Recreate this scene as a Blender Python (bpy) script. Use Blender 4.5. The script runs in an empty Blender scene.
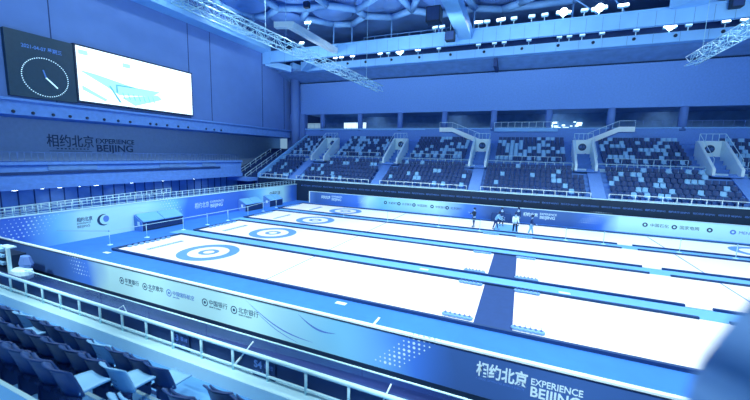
import bpy, bmesh, math, random
from mathutils import Vector, Matrix
random.seed(7)
SC = bpy.context.scene
COL = SC.collection
PI = math.pi

# ---------------------------------------------------------------- camera
cam_data = bpy.data.cameras.new('camera')
cam = bpy.data.objects.new('camera', cam_data)
COL.objects.link(cam)
cam_data.sensor_width = 36.0
cam_data.lens = 344.66 / 750 * 36
cam_data.clip_start = 0.02
cam_data.clip_end = 500
yaw, pit, rol = -0.3989836, 0.1330745, 0.0273887
Fw = Vector((math.sin(yaw) * math.cos(pit), math.cos(yaw) * math.cos(pit), -math.sin(pit)))
R0 = Vector((math.cos(yaw), -math.sin(yaw), 0))
U0 = R0.cross(Fw)
Rr = math.cos(rol) * R0 + math.sin(rol) * U0
Uu = -math.sin(rol) * R0 + math.cos(rol) * U0
CP = Vector((17.9177, -13.1188, 6.5097))
cam.matrix_world = Matrix(((Rr.x, Uu.x, -Fw.x, CP.x), (Rr.y, Uu.y, -Fw.y, CP.y), (Rr.z, Uu.z, -Fw.z, CP.z), (0, 0, 0, 1)))
cam_data.dof.use_dof = True
cam_data.dof.focus_distance = 22.0
cam_data.dof.aperture_fstop = 0.9
SC.camera = cam

# ---------------------------------------------------------------- world, exposure
wd = bpy.data.worlds.new('world')
SC.world = wd
wd.use_nodes = True
bg = wd.node_tree.nodes['Background']
bg.inputs[0].default_value = (0.34, 0.64, 1.0, 1)
bg.inputs[1].default_value = 0.55
SC.view_settings.view_transform = 'Standard'
SC.view_settings.look = 'None'
SC.view_settings.gamma = 1
SC.view_settings.exposure = 0.0

# ---------------------------------------------------------------- lights
RINK_W = 3900
def spot(x, y, z, w, tx, ty, tz=0, ang=120, size=0.6, col=(0.90, 0.98, 1.0), blend=0.7):
    d = bpy.data.lights.new('flood_and_fill_spot', 'SPOT')  # serves the hall floodlights and the added fill spots alike
    d.energy = w; d.spot_size = math.radians(ang); d.spot_blend = blend; d.shadow_soft_size = size; d.color = col
    o = bpy.data.objects.new('flood_and_fill_spot', d)
    COL.objects.link(o)
    o.location = (x, y, z)
    o.rotation_euler = (Vector((tx, ty, tz)) - Vector((x, y, z))).to_track_quat('-Z', 'Y').to_euler()
    return o
for lx in (-6, 3, 12, 21, 30, 39):
    for ly in (1.0, 9.5):
        spot(lx, ly, 19, RINK_W, lx, ly + 3.0)
# the floodlights on the near catwalk, aimed back over the ice
for lx in (7, 13, 21, 28):
    spot(lx, 30.6, 22.6, 3800, lx, 14, 0, ang=75, size=0.4)
# spots without fixtures that wash the beams and the far hall
for lx in (-14, -2, 10, 22, 34):
    spot(lx, 22, 17.5, 1500, lx, 34, 20.5, ang=110, size=0.4)
# fill spots added over the near stand, and added throws to the far stand
for lx in (-2, 8, 18):
    spot(lx, -11.5, 13, 1500, lx, -8, 0.8, ang=110, size=0.5)
for lx in (-3, 2, 7, 12, 17, 22):
    spot(lx, -12.5, 11, 5800, lx, -4.4, 0.8, ang=38, size=0.5, blend=1.0)  # narrow spots added to brighten the near board
for lx in (-8, 8, 24, 38):
    spot(lx, 4, 19.5, 2600, lx, 32, 6, ang=70, size=0.5)  # added front fill for the far stand
for lx in (-6, 8, 22, 34):
    spot(lx, 41.5, 12.6, 60, lx, 43, 11, ang=150, size=0.2)  # fill added inside the dark concourse
for ly in (2, 12, 22):
    spot(-15.5, ly, 24.5, 900, -19, ly, 22, ang=120, size=0.2)  # spots added to brighten the left cornice
for ly in (2, 14):
    spot(2, ly, 17.5, 3200, -10, ly+3, 1, ang=60, size=0.4)  # spots added to lift the left board
for lx in (-6, 8, 24, 38):
    spot(lx, 14, 18.5, 1600, lx, 24.5, .8, ang=50, size=0.4)  # added throws that brighten the far boards
for lx in (-10, 4, 18):
    spot(lx, 24, 19.5, 900, lx, 30, 25, ang=140, size=0.4)  # uplights added to lighten the dark roof
for ly in (0, 9, 18):
    spot(-12, ly, 9, 260, -20, ly, 5.5, ang=130, size=0.3)
for ly in (-1, 4, 9, 14, 19):
    spot(-18.9, ly, 2.75, 40, -19.6, ly, 0, ang=140, size=0.15)
# wash over the left wall from spots without fixtures
for ly in (2, 14, 26):
    spot(-8, ly, 18.5, 1500, -20, ly, 12, ang=120, size=0.4)

# ---------------------------------------------------------------- materials
def lin(c):
    c = c / 255.0
    return c / 12.92 if c <= 0.04045 else ((c + 0.055) / 1.055) ** 2.4
def L3(rgb): return tuple(lin(v) for v in rgb) + (1,)
MATS = {}
def mat(name, rgb, rough=0.6, metal=0.0, var=0.08, scale=3.0, emit=None, es=1.0, spec=0.4):
    m = bpy.data.materials.new(name); m.use_nodes = True
    nt = m.node_tree; b = nt.nodes['Principled BSDF']
    b.inputs['Roughness'].default_value = rough
    b.inputs['Metallic'].default_value = metal
    b.inputs['Specular IOR Level'].default_value = spec
    c = L3(rgb)
    if var > 0:
        tc = nt.nodes.new('ShaderNodeTexCoord'); nz = nt.nodes.new('ShaderNodeTexNoise')
        nz.inputs['Scale'].default_value = scale; nz.inputs['Detail'].default_value = 3
        cr = nt.nodes.new('ShaderNodeValToRGB')
        cr.color_ramp.elements[0].position = 0.3; cr.color_ramp.elements[1].position = 0.7
        cr.color_ramp.elements[0].color = tuple(v * (1 - var) for v in c[:3]) + (1,)
        cr.color_ramp.elements[1].color = tuple(min(1, v * (1 + var)) for v in c[:3]) + (1,)
        nt.links.new(tc.outputs['Object'], nz.inputs['Vector']); nt.links.new(nz.outputs['Fac'], cr.inputs['Fac'])
        nt.links.new(cr.outputs['Color'], b.inputs['Base Color'])
    else:
        b.inputs['Base Color'].default_value = c
    if emit:
        b.inputs['Emission Color'].default_value = L3(emit); b.inputs['Emission Strength'].default_value = es
    MATS[name] = m
    return m

def ramp_mat(name, axis, stops, rough=0.45, stripe=0.0):
    """printed banner: colour runs along one axis (object space = world metres)"""
    m = bpy.data.materials.new(name); m.use_nodes = True
    nt = m.node_tree; b = nt.nodes['Principled BSDF']; b.inputs['Roughness'].default_value = rough
    tc = nt.nodes.new('ShaderNodeTexCoord'); sp = nt.nodes.new('ShaderNodeSeparateXYZ')
    nt.links.new(tc.outputs['Object'], sp.inputs[0])
    lo, hi = stops[0][0], stops[-1][0]
    nz = nt.nodes.new('ShaderNodeTexNoise'); nz.inputs['Scale'].default_value = 0.35; nz.inputs['Detail'].default_value = 2
    nt.links.new(tc.outputs['Object'], nz.inputs['Vector'])
    ad = nt.nodes.new('ShaderNodeMath'); ad.operation = 'MULTIPLY_ADD'; ad.inputs[1].default_value = 1.6; 
    nt.links.new(nz.outputs['Fac'], ad.inputs[0]); nt.links.new(sp.outputs[axis], ad.inputs[2])
    mr = nt.nodes.new('ShaderNodeMapRange'); mr.inputs[1].default_value = lo + .8; mr.inputs[2].default_value = hi + .8
    nt.links.new(ad.outputs[0], mr.inputs[0])
    cr = nt.nodes.new('ShaderNodeValToRGB')
    el = cr.color_ramp.elements
    while len(el) < len(stops): el.new(0.5)
    for e, (x, c) in zip(el, stops):
        e.position = (x - lo) / (hi - lo)
    for i, (x, c) in enumerate(stops):
        el[i].color = L3(c)
    nt.links.new(mr.outputs[0], cr.inputs[0]); nt.links.new(cr.outputs[0], b.inputs['Base Color'])
    MATS[name] = m
    return m

M = {}
M['ice'] = mat('ice', (246, 252, 252), 0.35, var=0.01, scale=0.5)
M['ring'] = mat('ring_blue', (92, 152, 226), 0.5, var=0.03)
M['line'] = mat('line_blue', (96, 146, 215), 0.5, var=0.02)
M['apron'] = mat('apron_carpet', (48, 121, 214), 0.85, var=0.05, scale=1.5)
M['aisle'] = mat('divider_carpet', (103, 174, 246), 0.85, var=0.03)
M['mat'] = mat('carpet_navy', (33, 70, 129), 0.9, var=0.05)
M['bumper'] = mat('foam_bumper', (24, 66, 117), 0.8, var=0.05)
M['dark'] = mat('dark_blue', (26, 62, 116), 0.7)
M['black'] = mat('near_black', (11, 43, 73), 0.6)
M['deck'] = mat('dark_deck', (16, 43, 102), 0.7, var=0.1)
M['white'] = mat('white_paint', (215, 245, 250), 0.45, var=0.03)
M['rail'] = mat('rail_paint', (190, 240, 250), 0.35, var=0.02)
M['railfar'] = mat('rail_far', (180, 228, 248), 0.4, var=0.02)
M['wall'] = mat('wall_blue', (86, 130, 198), 0.75, var=0.04, scale=0.6)
M['wallfar'] = mat('wall_far', (95, 147, 220), 0.75, var=0.07, scale=5)
M['beam'] = mat('beam_white', (120, 188, 244), 0.55, var=0.05, scale=0.8)
M['stand'] = mat('stand_concrete', (90, 144, 217), 0.8, var=0.08)
M['tread'] = mat('tread_concrete', (98, 172, 229), 0.75, var=0.05)
M['seat'] = mat('seat_navy', (36, 72, 128), 0.4, var=0.08, scale=2)
M['seatpale'] = mat('seat_pale', (132, 196, 238), 0.4, var=0.05, scale=2)
M['seatfar'] = mat('seat_far_navy', (38, 75, 130), 0.6, var=0.1)
M['steel'] = mat('steel', (160, 215, 240), 0.35, 0.3, var=0.05)
M['pipe'] = mat('roof_pipe', (112, 172, 230), 0.5, var=0.05)
M['membrane'] = mat('roof_membrane', (91, 142, 213), 0.4, var=0.25, scale=0.25)
M['screenframe'] = mat('screen_panel', (26, 68, 92), 0.5, var=0.06)
M['led'] = mat('led_white', (200, 240, 255), 0.4, var=0, emit=(238, 254, 255), es=1.15)
M['led2'] = mat('led_cyan', (120, 200, 230), 0.4, var=0, emit=(165, 232, 244), es=1.0)
M['led3'] = mat('led_blue', (80, 150, 200), 0.4, var=0, emit=(95, 170, 215), es=1.0)
M['dot'] = mat('led_dot', (180, 230, 250), 0.4, var=0, emit=(190, 235, 250), es=1.0)
M['dim'] = mat('led_dim', (60, 110, 180), 0.4, var=0, emit=(62, 112, 190), es=0.6)
M['lamp'] = mat('lamp_glass', (240, 255, 255), 0.3, var=0, emit=(225, 250, 255), es=9.0)
M['lampsoft'] = mat('lamp_soft', (240, 255, 255), 0.3, var=0, emit=(170, 225, 255), es=1.6)
M['textlight'] = mat('print_white', (205, 242, 252), 0.5, var=0)
M['textdark'] = mat('print_navy', (24, 70, 110), 0.5, var=0)
M['textmid'] = mat('print_blue', (82, 132, 215), 0.5, var=0)
M['skin'] = mat('skin', (150, 190, 225), 0.6, var=0.03)
M['hair'] = mat('hair', (20, 45, 85), 0.7, var=0.05)
M['stone'] = mat('stone_granite', (110, 165, 225), 0.3, var=0.2, scale=30)
M['stonehandle'] = mat('stone_handle', (60, 110, 190), 0.35, var=0)
M['recess'] = mat('recess_wall', (133, 171, 204), 0.8, var=0.05)
M['curtain'] = mat('curtain_blue', (93, 142, 198), 0.8, var=0.12, scale=1.2)
M['plastic'] = mat('clear_plastic', (190, 235, 250), 0.3, var=0.1, scale=8)
M['selfglow'] = mat('self_glow_white', (225, 250, 255), 0.5, var=0, emit=(215, 248, 255), es=1.2)  # self-glowing white for the notice board and the painted reflections

gl = bpy.data.materials.new('clear_glass'); gl.use_nodes = True
b = gl.node_tree.nodes['Principled BSDF']
b.inputs['Base Color'].default_value = (0.45, 0.7, 1, 1); b.inputs['Roughness'].default_value = 0.05
b.inputs['Transmission Weight'].default_value = 1.0; b.inputs['IOR'].default_value = 1.1; b.inputs['Alpha'].default_value = 0.12
M['glass'] = gl

# ---------------------------------------------------------------- mesh builder
class MB:
    def __init__(s): s.v = []; s.f = []
    def add(s, vs, fs):
        n = len(s.v); s.v += [tuple(v) for v in vs]; s.f += [tuple(i + n for i in f) for f in fs]
    def box(s, x0, x1, y0, y1, z0, z1):
        s.add([(x0,y0,z0),(x1,y0,z0),(x1,y1,z0),(x0,y1,z0),(x0,y0,z1),(x1,y0,z1),(x1,y1,z1),(x0,y1,z1)],
              [(0,3,2,1),(4,5,6,7),(0,1,5,4),(1,2,6,5),(2,3,7,6),(3,0,4,7)])
    def bbox(s, x0, x1, y0, y1, z0, z1, r=0.01):
        # chamfered box
        bm = bmesh.new(); bmesh.ops.create_cube(bm, size=1)
        bmesh.ops.scale(bm, vec=(x1-x0, y1-y0, z1-z0), verts=bm.verts)
        bmesh.ops.translate(bm, vec=((x0+x1)/2,(y0+y1)/2,(z0+z1)/2), verts=bm.verts)
        bmesh.ops.bevel(bm, geom=bm.edges[:], offset=r, segments=2, affect='EDGES')
        bm.verts.index_update()
        s.add([v.co[:] for v in bm.verts], [[v.index for v in f.verts] for f in bm.faces]); bm.free()
    def prism(s, pts, axis, a, b_):
        """pts: 2-D outline; extruded along axis (0,1,2) from a to b_"""
        def P(p, t):
            if axis == 0: return (t, p[0], p[1])
            if axis == 1: return (p[0], t, p[1])
            return (p[0], p[1], t)
        n = len(pts)
        vs = [P(p, a) for p in pts] + [P(p, b_) for p in pts]
        s.add(vs, [tuple(range(n))[::-1], tuple(range(n, 2*n))] + [(i, (i+1) % n, n+(i+1) % n, n+i) for i in range(n)])
    def tube(s, p, q, r, n=8, r2=None):
        p = Vector(p); q = Vector(q); d = q - p
        if d.length < 1e-6: return
        d.normalize(); a = d.orthogonal().normalized(); c = d.cross(a)
        r2 = r if r2 is None else r2
        vs = [p + (a*math.cos(2*PI*i/n) + c*math.sin(2*PI*i/n))*r for i in range(n)] + \
             [q + (a*math.cos(2*PI*i/n) + c*math.sin(2*PI*i/n))*r2 for i in range(n)]
        s.add(vs, [(i, (i+1) % n, n+(i+1) % n, n+i) for i in range(n)] + [tuple(range(n))[::-1], tuple(range(n, 2*n))])
    def path(s, pts, r, n=8):
        for a, b_ in zip(pts, pts[1:]): s.tube(a, b_, r, n)
    def bar(s, p, q, w, h):
        """box beam from p to q, w across, h high"""
        p = Vector(p); q = Vector(q); d = (q-p).normalized()
        up = Vector((0,0,1)) if abs(d.z) < .99 else Vector((1,0,0))
        a = d.cross(up).normalized()*w/2; u = a.cross(d).normalized()*h/2
        vs = [p-a-u, p+a-u, p+a+u, p-a+u, q-a-u, q+a-u, q+a+u, q-a+u]
        s.add(vs, [(0,1,2,3),(7,6,5,4),(0,4,5,1),(1,5,6,2),(2,6,7,3),(3,7,4,0)])
    def lathe(s, prof, n=20, c=(0,0,0), sy=1.0):
        k = len(prof); vs = []
        for i in range(n):
            t = 2*PI*i/n
            for r, z in prof: vs.append((c[0]+r*math.cos(t), c[1]+r*math.sin(t)*sy, c[2]+z))
        fs = []
        for i in range(n):
            j = (i+1) % n
            for a in range(k-1): fs.append((i*k+a, j*k+a, j*k+a+1, i*k+a+1))
        fs.append(tuple(i*k for i in range(n))[::-1]); fs.append(tuple(i*k+k-1 for i in range(n)))
        s.add(vs, fs)
    def ring(s, r0, r1, c, h=0.004, n=64):
        vs = []
        for i in range(n):
            t = 2*PI*i/n; ct, st = math.cos(t), math.sin(t)
            vs += [(c[0]+r0*ct, c[1]+r0*st, c[2]+h), (c[0]+r1*ct, c[1]+r1*st, c[2]+h), (c[0]+r1*ct, c[1]+r1*st, c[2]), (c[0]+r0*ct, c[1]+r0*st, c[2])]
        fs = []
        for i in range(n):
            a, b_ = 4*i, 4*((i+1) % n)
            fs += [(a, a+1, b_+1, b_), (a+1, a+2, b_+2, b_+1), (a+3, a, b_, b_+3)]
        s.add(vs, fs)
    def build(s, name, m, parent=None, smooth=False, off=None):
        me = bpy.data.meshes.new(name)
        vs = s.v if off is None else [(v[0]-off[0], v[1]-off[1], v[2]-off[2]) for v in s.v]
        me.from_pydata(vs, [], s.f); me.validate(); me.update()
        bm = bmesh.new(); bm.from_mesh(me); bmesh.ops.recalc_face_normals(bm, faces=bm.faces); bm.to_mesh(me); bm.free()
        if smooth:
            for p in me.polygons: p.use_smooth = True
        me.materials.append(MATS[m] if isinstance(m, str) and m in MATS else M.get(m, m))
        o = bpy.data.objects.new(name, me); COL.objects.link(o)
        if parent is not None: o.parent = parent
        elif off is not None: o.location = off
        return o

def tag(o, label=None, cat=None, group=None, kind=None):
    if label: o['label'] = label
    if cat: o['category'] = cat
    if group: o['group'] = group
    if kind: o['kind'] = kind
    return o
def struct(o): o['kind'] = 'structure'; return o
def empty(name, loc, rz=0, label=None, cat=None, group=None):
    o = bpy.data.objects.new(name, None); COL.objects.link(o)
    o.location = loc; o.rotation_euler.z = rz; o.empty_display_size = 0.2
    return tag(o, label, cat, group)
def copy_tree(o, parent=None):
    c = o.copy(); COL.objects.link(c); c.parent = parent
    for ch in list(o.children): copy_tree(ch, c)
    return c

def text(name, body, size, m, origin, right, up, parent=None, depth=0.004, align='LEFT', shear=0.0, bold=0.0, sx=1.0):
    """lettering as a thin mesh lying in the plane spanned by right/up"""
    c = bpy.data.curves.new(name, 'FONT'); c.body = body; c.size = size; c.align_x = align; c.extrude = depth; c.shear = shear; c.offset = bold
    c.resolution_u = 3
    t = bpy.data.objects.new(name + '_curve', c); COL.objects.link(t)
    bpy.context.view_layer.update()
    dg = bpy.context.evaluated_depsgraph_get()
    me = bpy.data.meshes.new_from_object(t.evaluated_get(dg))
    bpy.data.objects.remove(t); bpy.data.curves.remove(c)
    r = Vector(right).normalized(); u = Vector(up).normalized(); n = r.cross(u)
    Mx = Matrix(((r.x*sx,u.x,n.x,origin[0]),(r.y*sx,u.y,n.y,origin[1]),(r.z*sx,u.z,n.z,origin[2]),(0,0,0,1)))
    me.transform(Mx)
    me.materials.clear(); me.materials.append(M[m])
    o = bpy.data.objects.new(name, me); COL.objects.link(o)
    if parent is not None:
        o.parent = parent; me.transform(Matrix.Translation(-Vector(parent.location)))
    return o

# ================================================================= SETTING
NX, FX = -10.0, 60.0
g = MB(); g.box(-21, 62, -12, 27, -0.3, 0.0); struct(g.build('floor', 'apron_carpet'))
# wall_left, its recess, cornice
g = MB(); g.box(-20.6, -20.0, -30, 40, 10.15, 27); wl = struct(g.build('wall_left', 'wall_blue'))
for i, y in enumerate((-6.0, 4.5, 17.85, 21.05, 30.7, 36.0)):
    g = MB(); g.box(-20.02, -19.97, y-.035, y+.035, 10.2, 21.3); struct(g.build('trim_%d' % (i+1), 'dark_blue'))
g = MB(); g.box(-24.6, -24, -30, 40, 2.9, 9); struct(g.build('wall_left_recess', 'recess_wall'))
g = MB(); g.prism([(-30, 8.85), (40, 8.85), (40, 10.15), (-30, 10.15)], 0, -24.2, -19.6); g.box(-19.6, -19.35, -30, 38, 9.95, 10.15)
struct(g.build('trim_ledge_left', 'stand_concrete'))
# gallery slab under the recess
g = MB(); g.box(-24.2, -18.1, -30, 24, 3.4, 5.0); g.box(-18.15, -17.9, -30, 24, 4.9, 5.12); g.box(-24.2, -17.9, -30, 24.0, 2.95, 3.42)
struct(g.build('trim_gallery_left', 'stand_concrete'))
g = MB(); g.box(-18.12, -18.02, -30, 20.3, 4.12, 4.34); struct(g.build('trim_gallery_stripe', 'dark_blue'))
for y0, y1 in ((2.6, 6.2), (12.2, 15.4), (17.6, 19.6)):
    g = MB(); g.box(-18.12, -18.04, y0, y1, 4.42, 5.0); struct(g.build('trim_gallery_panel', 'curtain_blue'))
# curtain wall under the gallery with dark mullions
g = MB(); g.box(-20.7, -20.4, -30, 26, 0, 3.1); struct(g.build('wall_left_lower', 'curtain_blue'))
g = MB()
y = -8.0
while y < 24:
    g.box(-20.42, -20.34, y-.035, y+.035, 0, 3.0); y += 1.05
g.box(-20.42, -20.3, -8, 25, 2.75, 2.95)
struct(g.build('trim_mullions', 'dark_blue'))
# far wall (upper), ledge, opening, back
g = MB(); g.box(-21, 62, 38, 38.6, 12.85, 18.05); struct(g.build('wall_far', 'wall_far'))
g = MB(); g.box(-17, 62, 38.0, 38.5, 8.6, 10.45); struct(g.build('wall_far_lower', 'wall_far'))
g = MB(); g.box(-17, 4.2, 37.85, 38.5, 10.25, 10.5); g.box(14.0, 21.8, 37.7, 38.5, 10.0, 10.5); g.box(4.2, 62, 37.9, 38.5, 10.38, 10.5); struct(g.build('trim_ledge_far', 'beam_white'))
g = MB(); g.box(-17, 62, 38.5, 44, 9.9, 10.1); g.box(-17, 62, 43.6, 44, 10, 13.5); g.box(-17, 62, 38.6, 44, 12.9, 13.1); struct(g.build('wall_far_concourse', 'curtain_blue'))
for i, cx in enumerate((-13.75, -6.7, 0.1, 6.95, 13.8, 20.65, 27.55, 34.6, 41.5)):
    g = MB(); g.tube((cx, 38.3, 10.1), (cx, 38.3, 12.9), 0.42, 20); struct(g.build('trim_column', 'wall_blue', smooth=True))
g = MB(); g.box(-20.6, -17, 37.6, 38.6, 0, 12.9); g.box(-17.4, -17, 25.5, 38, 0, 2.6); struct(g.build('wall_far_corner', 'wall_blue'))
g = MB(); g.tube((-18.6, 37.3, 0), (-18.6, 37.3, 19.5), 0.75, 24); struct(g.build('trim_corner_column', 'wall_blue', smooth=True))
# sloping band between the upper far wall and the catwalk beam
g = MB(); g.add([(-21,38.6,18.0),(62,38.6,18.0),(62,34.3,19.2),(-21,34.3,19.2),(-21,38.6,18.3),(62,38.6,18.3),(62,34.3,19.5),(-21,34.3,19.5)],
      [(0,1,2,3),(4,7,6,5),(0,4,5,1),(2,6,7,3)]); struct(g.build('ceiling_soffit', 'curtain_blue'))
g = MB(); g.box(13.6, 14.0, 34.5, 38.6, 17.9, 18.9); g.box(-21, 62, 38.0, 38.1, 17.95, 18.1); struct(g.build('trim_soffit', 'dark_blue'))
# roof membrane and back
g = MB(); g.box(-24, 62, 15, 60, 25.8, 26.1); struct(g.build('ceiling', 'roof_membrane'))
g = MB(); g.box(-24, 62, 44, 44.4, 12, 26); struct(g.build('wall_far_upper', 'dark_blue'))
# ceiling steelwork
N = {'a': (-19.54, 22.48), 'b': (-18.7, 20.3), 'c': (-22.5, 20.0), 'd': (-18.15, 27.11), 'e': (-16.14, 27.42), 'f': (-12.93, 25.75), 'g': (-13.2, 22.3),
     'h': (-9.28, 27.2), 'i': (-21.5, 29.2), 'k': (-11.76, 29.66), 'l': (-8.86, 33.2), 'm': (-6.33, 34.1), 'n': (-3.25, 31.84), 'o': (-3.41, 29.7),
     'p': (-6.35, 27.07), 'q': (-6.42, 24.5), 'r': (0.8, 26.8), 't': (0.02, 33.54), 'u': (3.33, 32.03), 'v': (3.1, 27.5),
     'w': (5.6, 27.6), 'x': (6.35, 34.77), 'y': (10.95, 34.03), 'z': (10.3, 29.5), 'A': (14.06, 35.62), 'B': (16.17, 34.32), 'C': (18.5, 32.4), 'D': (22, 35.5), 'E': (25, 33), 'F': (-3.0, 22), 'G': (-8, 20)}
ED = ['ba','ac','ad','de','ef','fg','fh','di','hk','kl','lm','mn','no','op','ph','pq','or','nt','tu','uv','uw','ux','yx','yz','yA','AB','BC','AD','DE','qF','gG','qG','rv','wz']
g = MB()
for e in ED:
    p, q = N[e[0]], N[e[1]]
    g.tube((p[0], p[1], 25.0), (q[0], q[1], 25.0), 0.42, 10)
for p in N.values(): g.lathe([(0.02,-.38),(0.3,-.3),(0.5,0),(0.3,.3),(0.02,.38)], 14, (p[0],p[1],25.0))
for p in ('l','m','t','x','y','D'): g.tube((N[p][0], N[p][1], 25), (N[p][0], N[p][1], 21.4), 0.1, 8)
g.path([(20.8,33,25),(24.6,33,22)], .08); g.path([(27,33,21.8),(24.6,33,25)], .08)
struct(g.build('ceiling_steelwork', 'roof_pipe', smooth=True))
# inflated roof cushions between the pipes
cc = [(-17.3,24.2,3.2),(-9.6,23.8,2.9),(-7.6,30.6,2.9),(-1.2,29.9,2.4),(0.8,30.6,1.6),(7.6,31.0,2.7),(13.6,32.2,2.4),(-15.0,30.6,2.6),(-2.6,25.2,2.4),(5,25.4,2.6),(20,30.5,2.6)]
for (x, y, r) in cc:
    g = MB(); g.lathe([(r,0),(r*.9,-.22),(r*.7,-.45),(r*.4,-.62),(0.02,-.7)], 28, (x, y, 25.6)); struct(g.build('ceiling_cushion', 'roof_membrane', smooth=True))

# catwalk beams
def panel_seams(gb, x0, x1, step, y, z0, z1):
    x = x0
    while x < x1: gb.box(x-.02, x+.02, y-.015, y+.01, z0, z1); x += step
g = MB(); g.box(-20, 62, 31.0, 31.5, 19.9, 21.45); g.box(-20, 62, 30.9, 31.0, 21.35, 21.5); struct(g.build('ceiling_beam', 'beam_white'))
g = MB(); panel_seams(g, -16, 60, 1.5, 31.0, 19.8, 21.3); struct(g.build('ceiling_beam_seams', 'curtain_blue'))
g = MB(); g.box(-14.5, 62, 34.0, 35.2, 19.0, 20.0); struct(g.build('ceiling_beam_rear', 'beam_white'))
g = MB(); panel_seams(g, -14, 60, 2.3, 34.0, 19.02, 20.05); struct(g.build('ceiling_beam_rear_seams', 'curtain_blue'))
g = MB(); g.box(-20, 62, 36.5, 36.8, 19.5, 21.5); struct(g.build('ceiling_void_back', 'dark_blue'))
# left cornice, corner bracket
g = MB(); g.prism([(-20.0,21.3),(-18.6,21.5),(-18.5,21.5),(-18.5,22.9),(-20.6,22.9),(-20.6,21.3)], 1, -12, 30.85)
struct(g.build('ceiling_cornice_left', 'beam_white'))
g = MB(); g.box(-20.3,-18.5,30.88,30.99,19.7,22.3); struct(g.build('ceiling_cornice_end', 'beam_white'))
g = MB()
for (a, b_) in (((-20,31.5),(-17,34)), ((-17,34),(-15.4,37)), ((-12,32),(-14.6,34)), ((-14.6,34),(-16,37.5))):
    g.bar((a[0],a[1],20.0),(b_[0],b_[1],19.4), 1.0, .9)
struct(g.build('ceiling_corner_bracket', 'beam_white'))
# beams running towards the viewer
g = MB(); g.bar((-7.6, 21.2, 20.8), (-7.3, 30.95, 20.6), .8, .7); g.bar((-9.6, 21.0, 20.9), (-7.4, 21.6, 20.9), .7, .6); struct(g.build('ceiling_crossbeam', 'white_paint'))
g = MB(); g.bar((10.5, 17, 21.7), (10.5, 31.2, 21.0), 1.5, 1.3); struct(g.build('ceiling_crossbeam', 'beam_white'))
g = MB(); g.bar((37.5, 26, 22.0), (30.3, 31.2, 21.9), 1.6, 1.3); struct(g.build('ceiling_crossbeam', 'beam_white'))
print('setting done')

# ================================================================= ICE
W, GAP = 4.80, 1.37
XL, XR = -5.6, 40.4
PL = W + GAP
names = ['nearest ice sheet, beside the long front advertising board', 'second ice sheet from the front advertising board', 'third ice sheet from the front, before the people', 'farthest ice sheet, behind the standing people along the far boards']
XS = [XL, -5.9, -6.6, -7.4]
for i in range(4):
    y0 = i*PL; y1 = y0+W
    t = empty('ice_sheet', (0, y0, 0), 0, 'long white curling ' + names[i], 'curling sheet', 'curling sheets')
    def P(gb, nm, m, **k):
        gb.v = [(v[0], v[1]-y0, v[2]) for v in gb.v]
        return gb.build(nm, m, t, **k)
    g = MB(); g.box(XS[i], XR, y0, y1, 0.001, 0.03); P(g, 'ice', 'ice')
    for tee in (0, 34.75):
        g = MB(); g.ring(1.22, 1.83, (tee, y0+W/2, 0.03)); P(g, 'outer_ring', 'ring_blue')
        g = MB(); g.ring(0.33, 0.61, (tee, y0+W/2, 0.03)); P(g, 'inner_ring', 'ring_blue')
    for hx in (6.4, 28.35):
        g = MB(); g.box(hx-.04, hx+.04, y0+.05, y1-.05, 0.03, 0.034); P(g, 'hog_line', 'line_blue')
    for ye in (y0, y1):
        if i == 0 and ye == y0: segs = [(XS[i], 24.6)]
        elif i == 3 and ye == y1: segs = [(XS[i], XR)]
        else: segs = [(XS[i], 25.2), (26.2, XR)]
        for a, b_ in segs:
            g = MB(); g.box(a, b_, ye-.07, ye+.07, 0.0, 0.13); P(g, 'foam_bumper', 'foam_bumper')
    g = MB(); g.box(XS[i]-.08, XS[i]+.08, y0, y1, 0.0, 0.13); P(g, 'foam_bumper', 'foam_bumper')
    # lettering printed in a blue bar behind the house
    g = MB(); g.box(-3.98, -3.62, y0+1.0, y0+W-1.25, 0.03, 0.033); P(g, 'printed_bar', 'line_blue')
    text('printed_name', 'EXPERIENCE BEIJING', 0.24, 'textlight', (-3.72, y0+1.08, 0.034), (0,1,0), (-1,0,0), t, 0.001)
# strips of carpet between the sheets
for i in range(3):
    g = MB(); g.box(-7.0, XR, i*PL+W+.07, (i+1)*PL-.07, 0.0, 0.02); struct(g.build('floor_divider_%d' % (i+1), 'divider_carpet'))
# carpet laid across the middle of the ice
for i, (m, lab) in enumerate((('carpet_navy', 'dark blue carpet laid across the middle of the nearest ice sheet'),
                              ('carpet_navy', 'dark blue carpet laid across the middle of the second ice sheet'))):
    y0 = i*PL
    g = MB(); g.box(16.62, 18.05, y0+.09, y0+W-.09, 0.03, 0.045)
    o = g.build('carpet', m); tag(o, lab, 'carpet')
g = MB(); g.box(16.0, 18.0, 3*PL+.1, 3*PL+3.8, 0.03, 0.045); o = g.build('carpet', 'divider_carpet'); tag(o, 'pale cyan carpet across the farthest ice sheet between the people', 'carpet')
g = MB(); g.bbox(15.4, 17.3, 23.55, 24.2, 0, 0.85, .04); o = g.build('storage_box', 'carpet_navy'); tag(o, 'plain blue box standing at the foot of the far boards behind the people', 'box')

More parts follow.
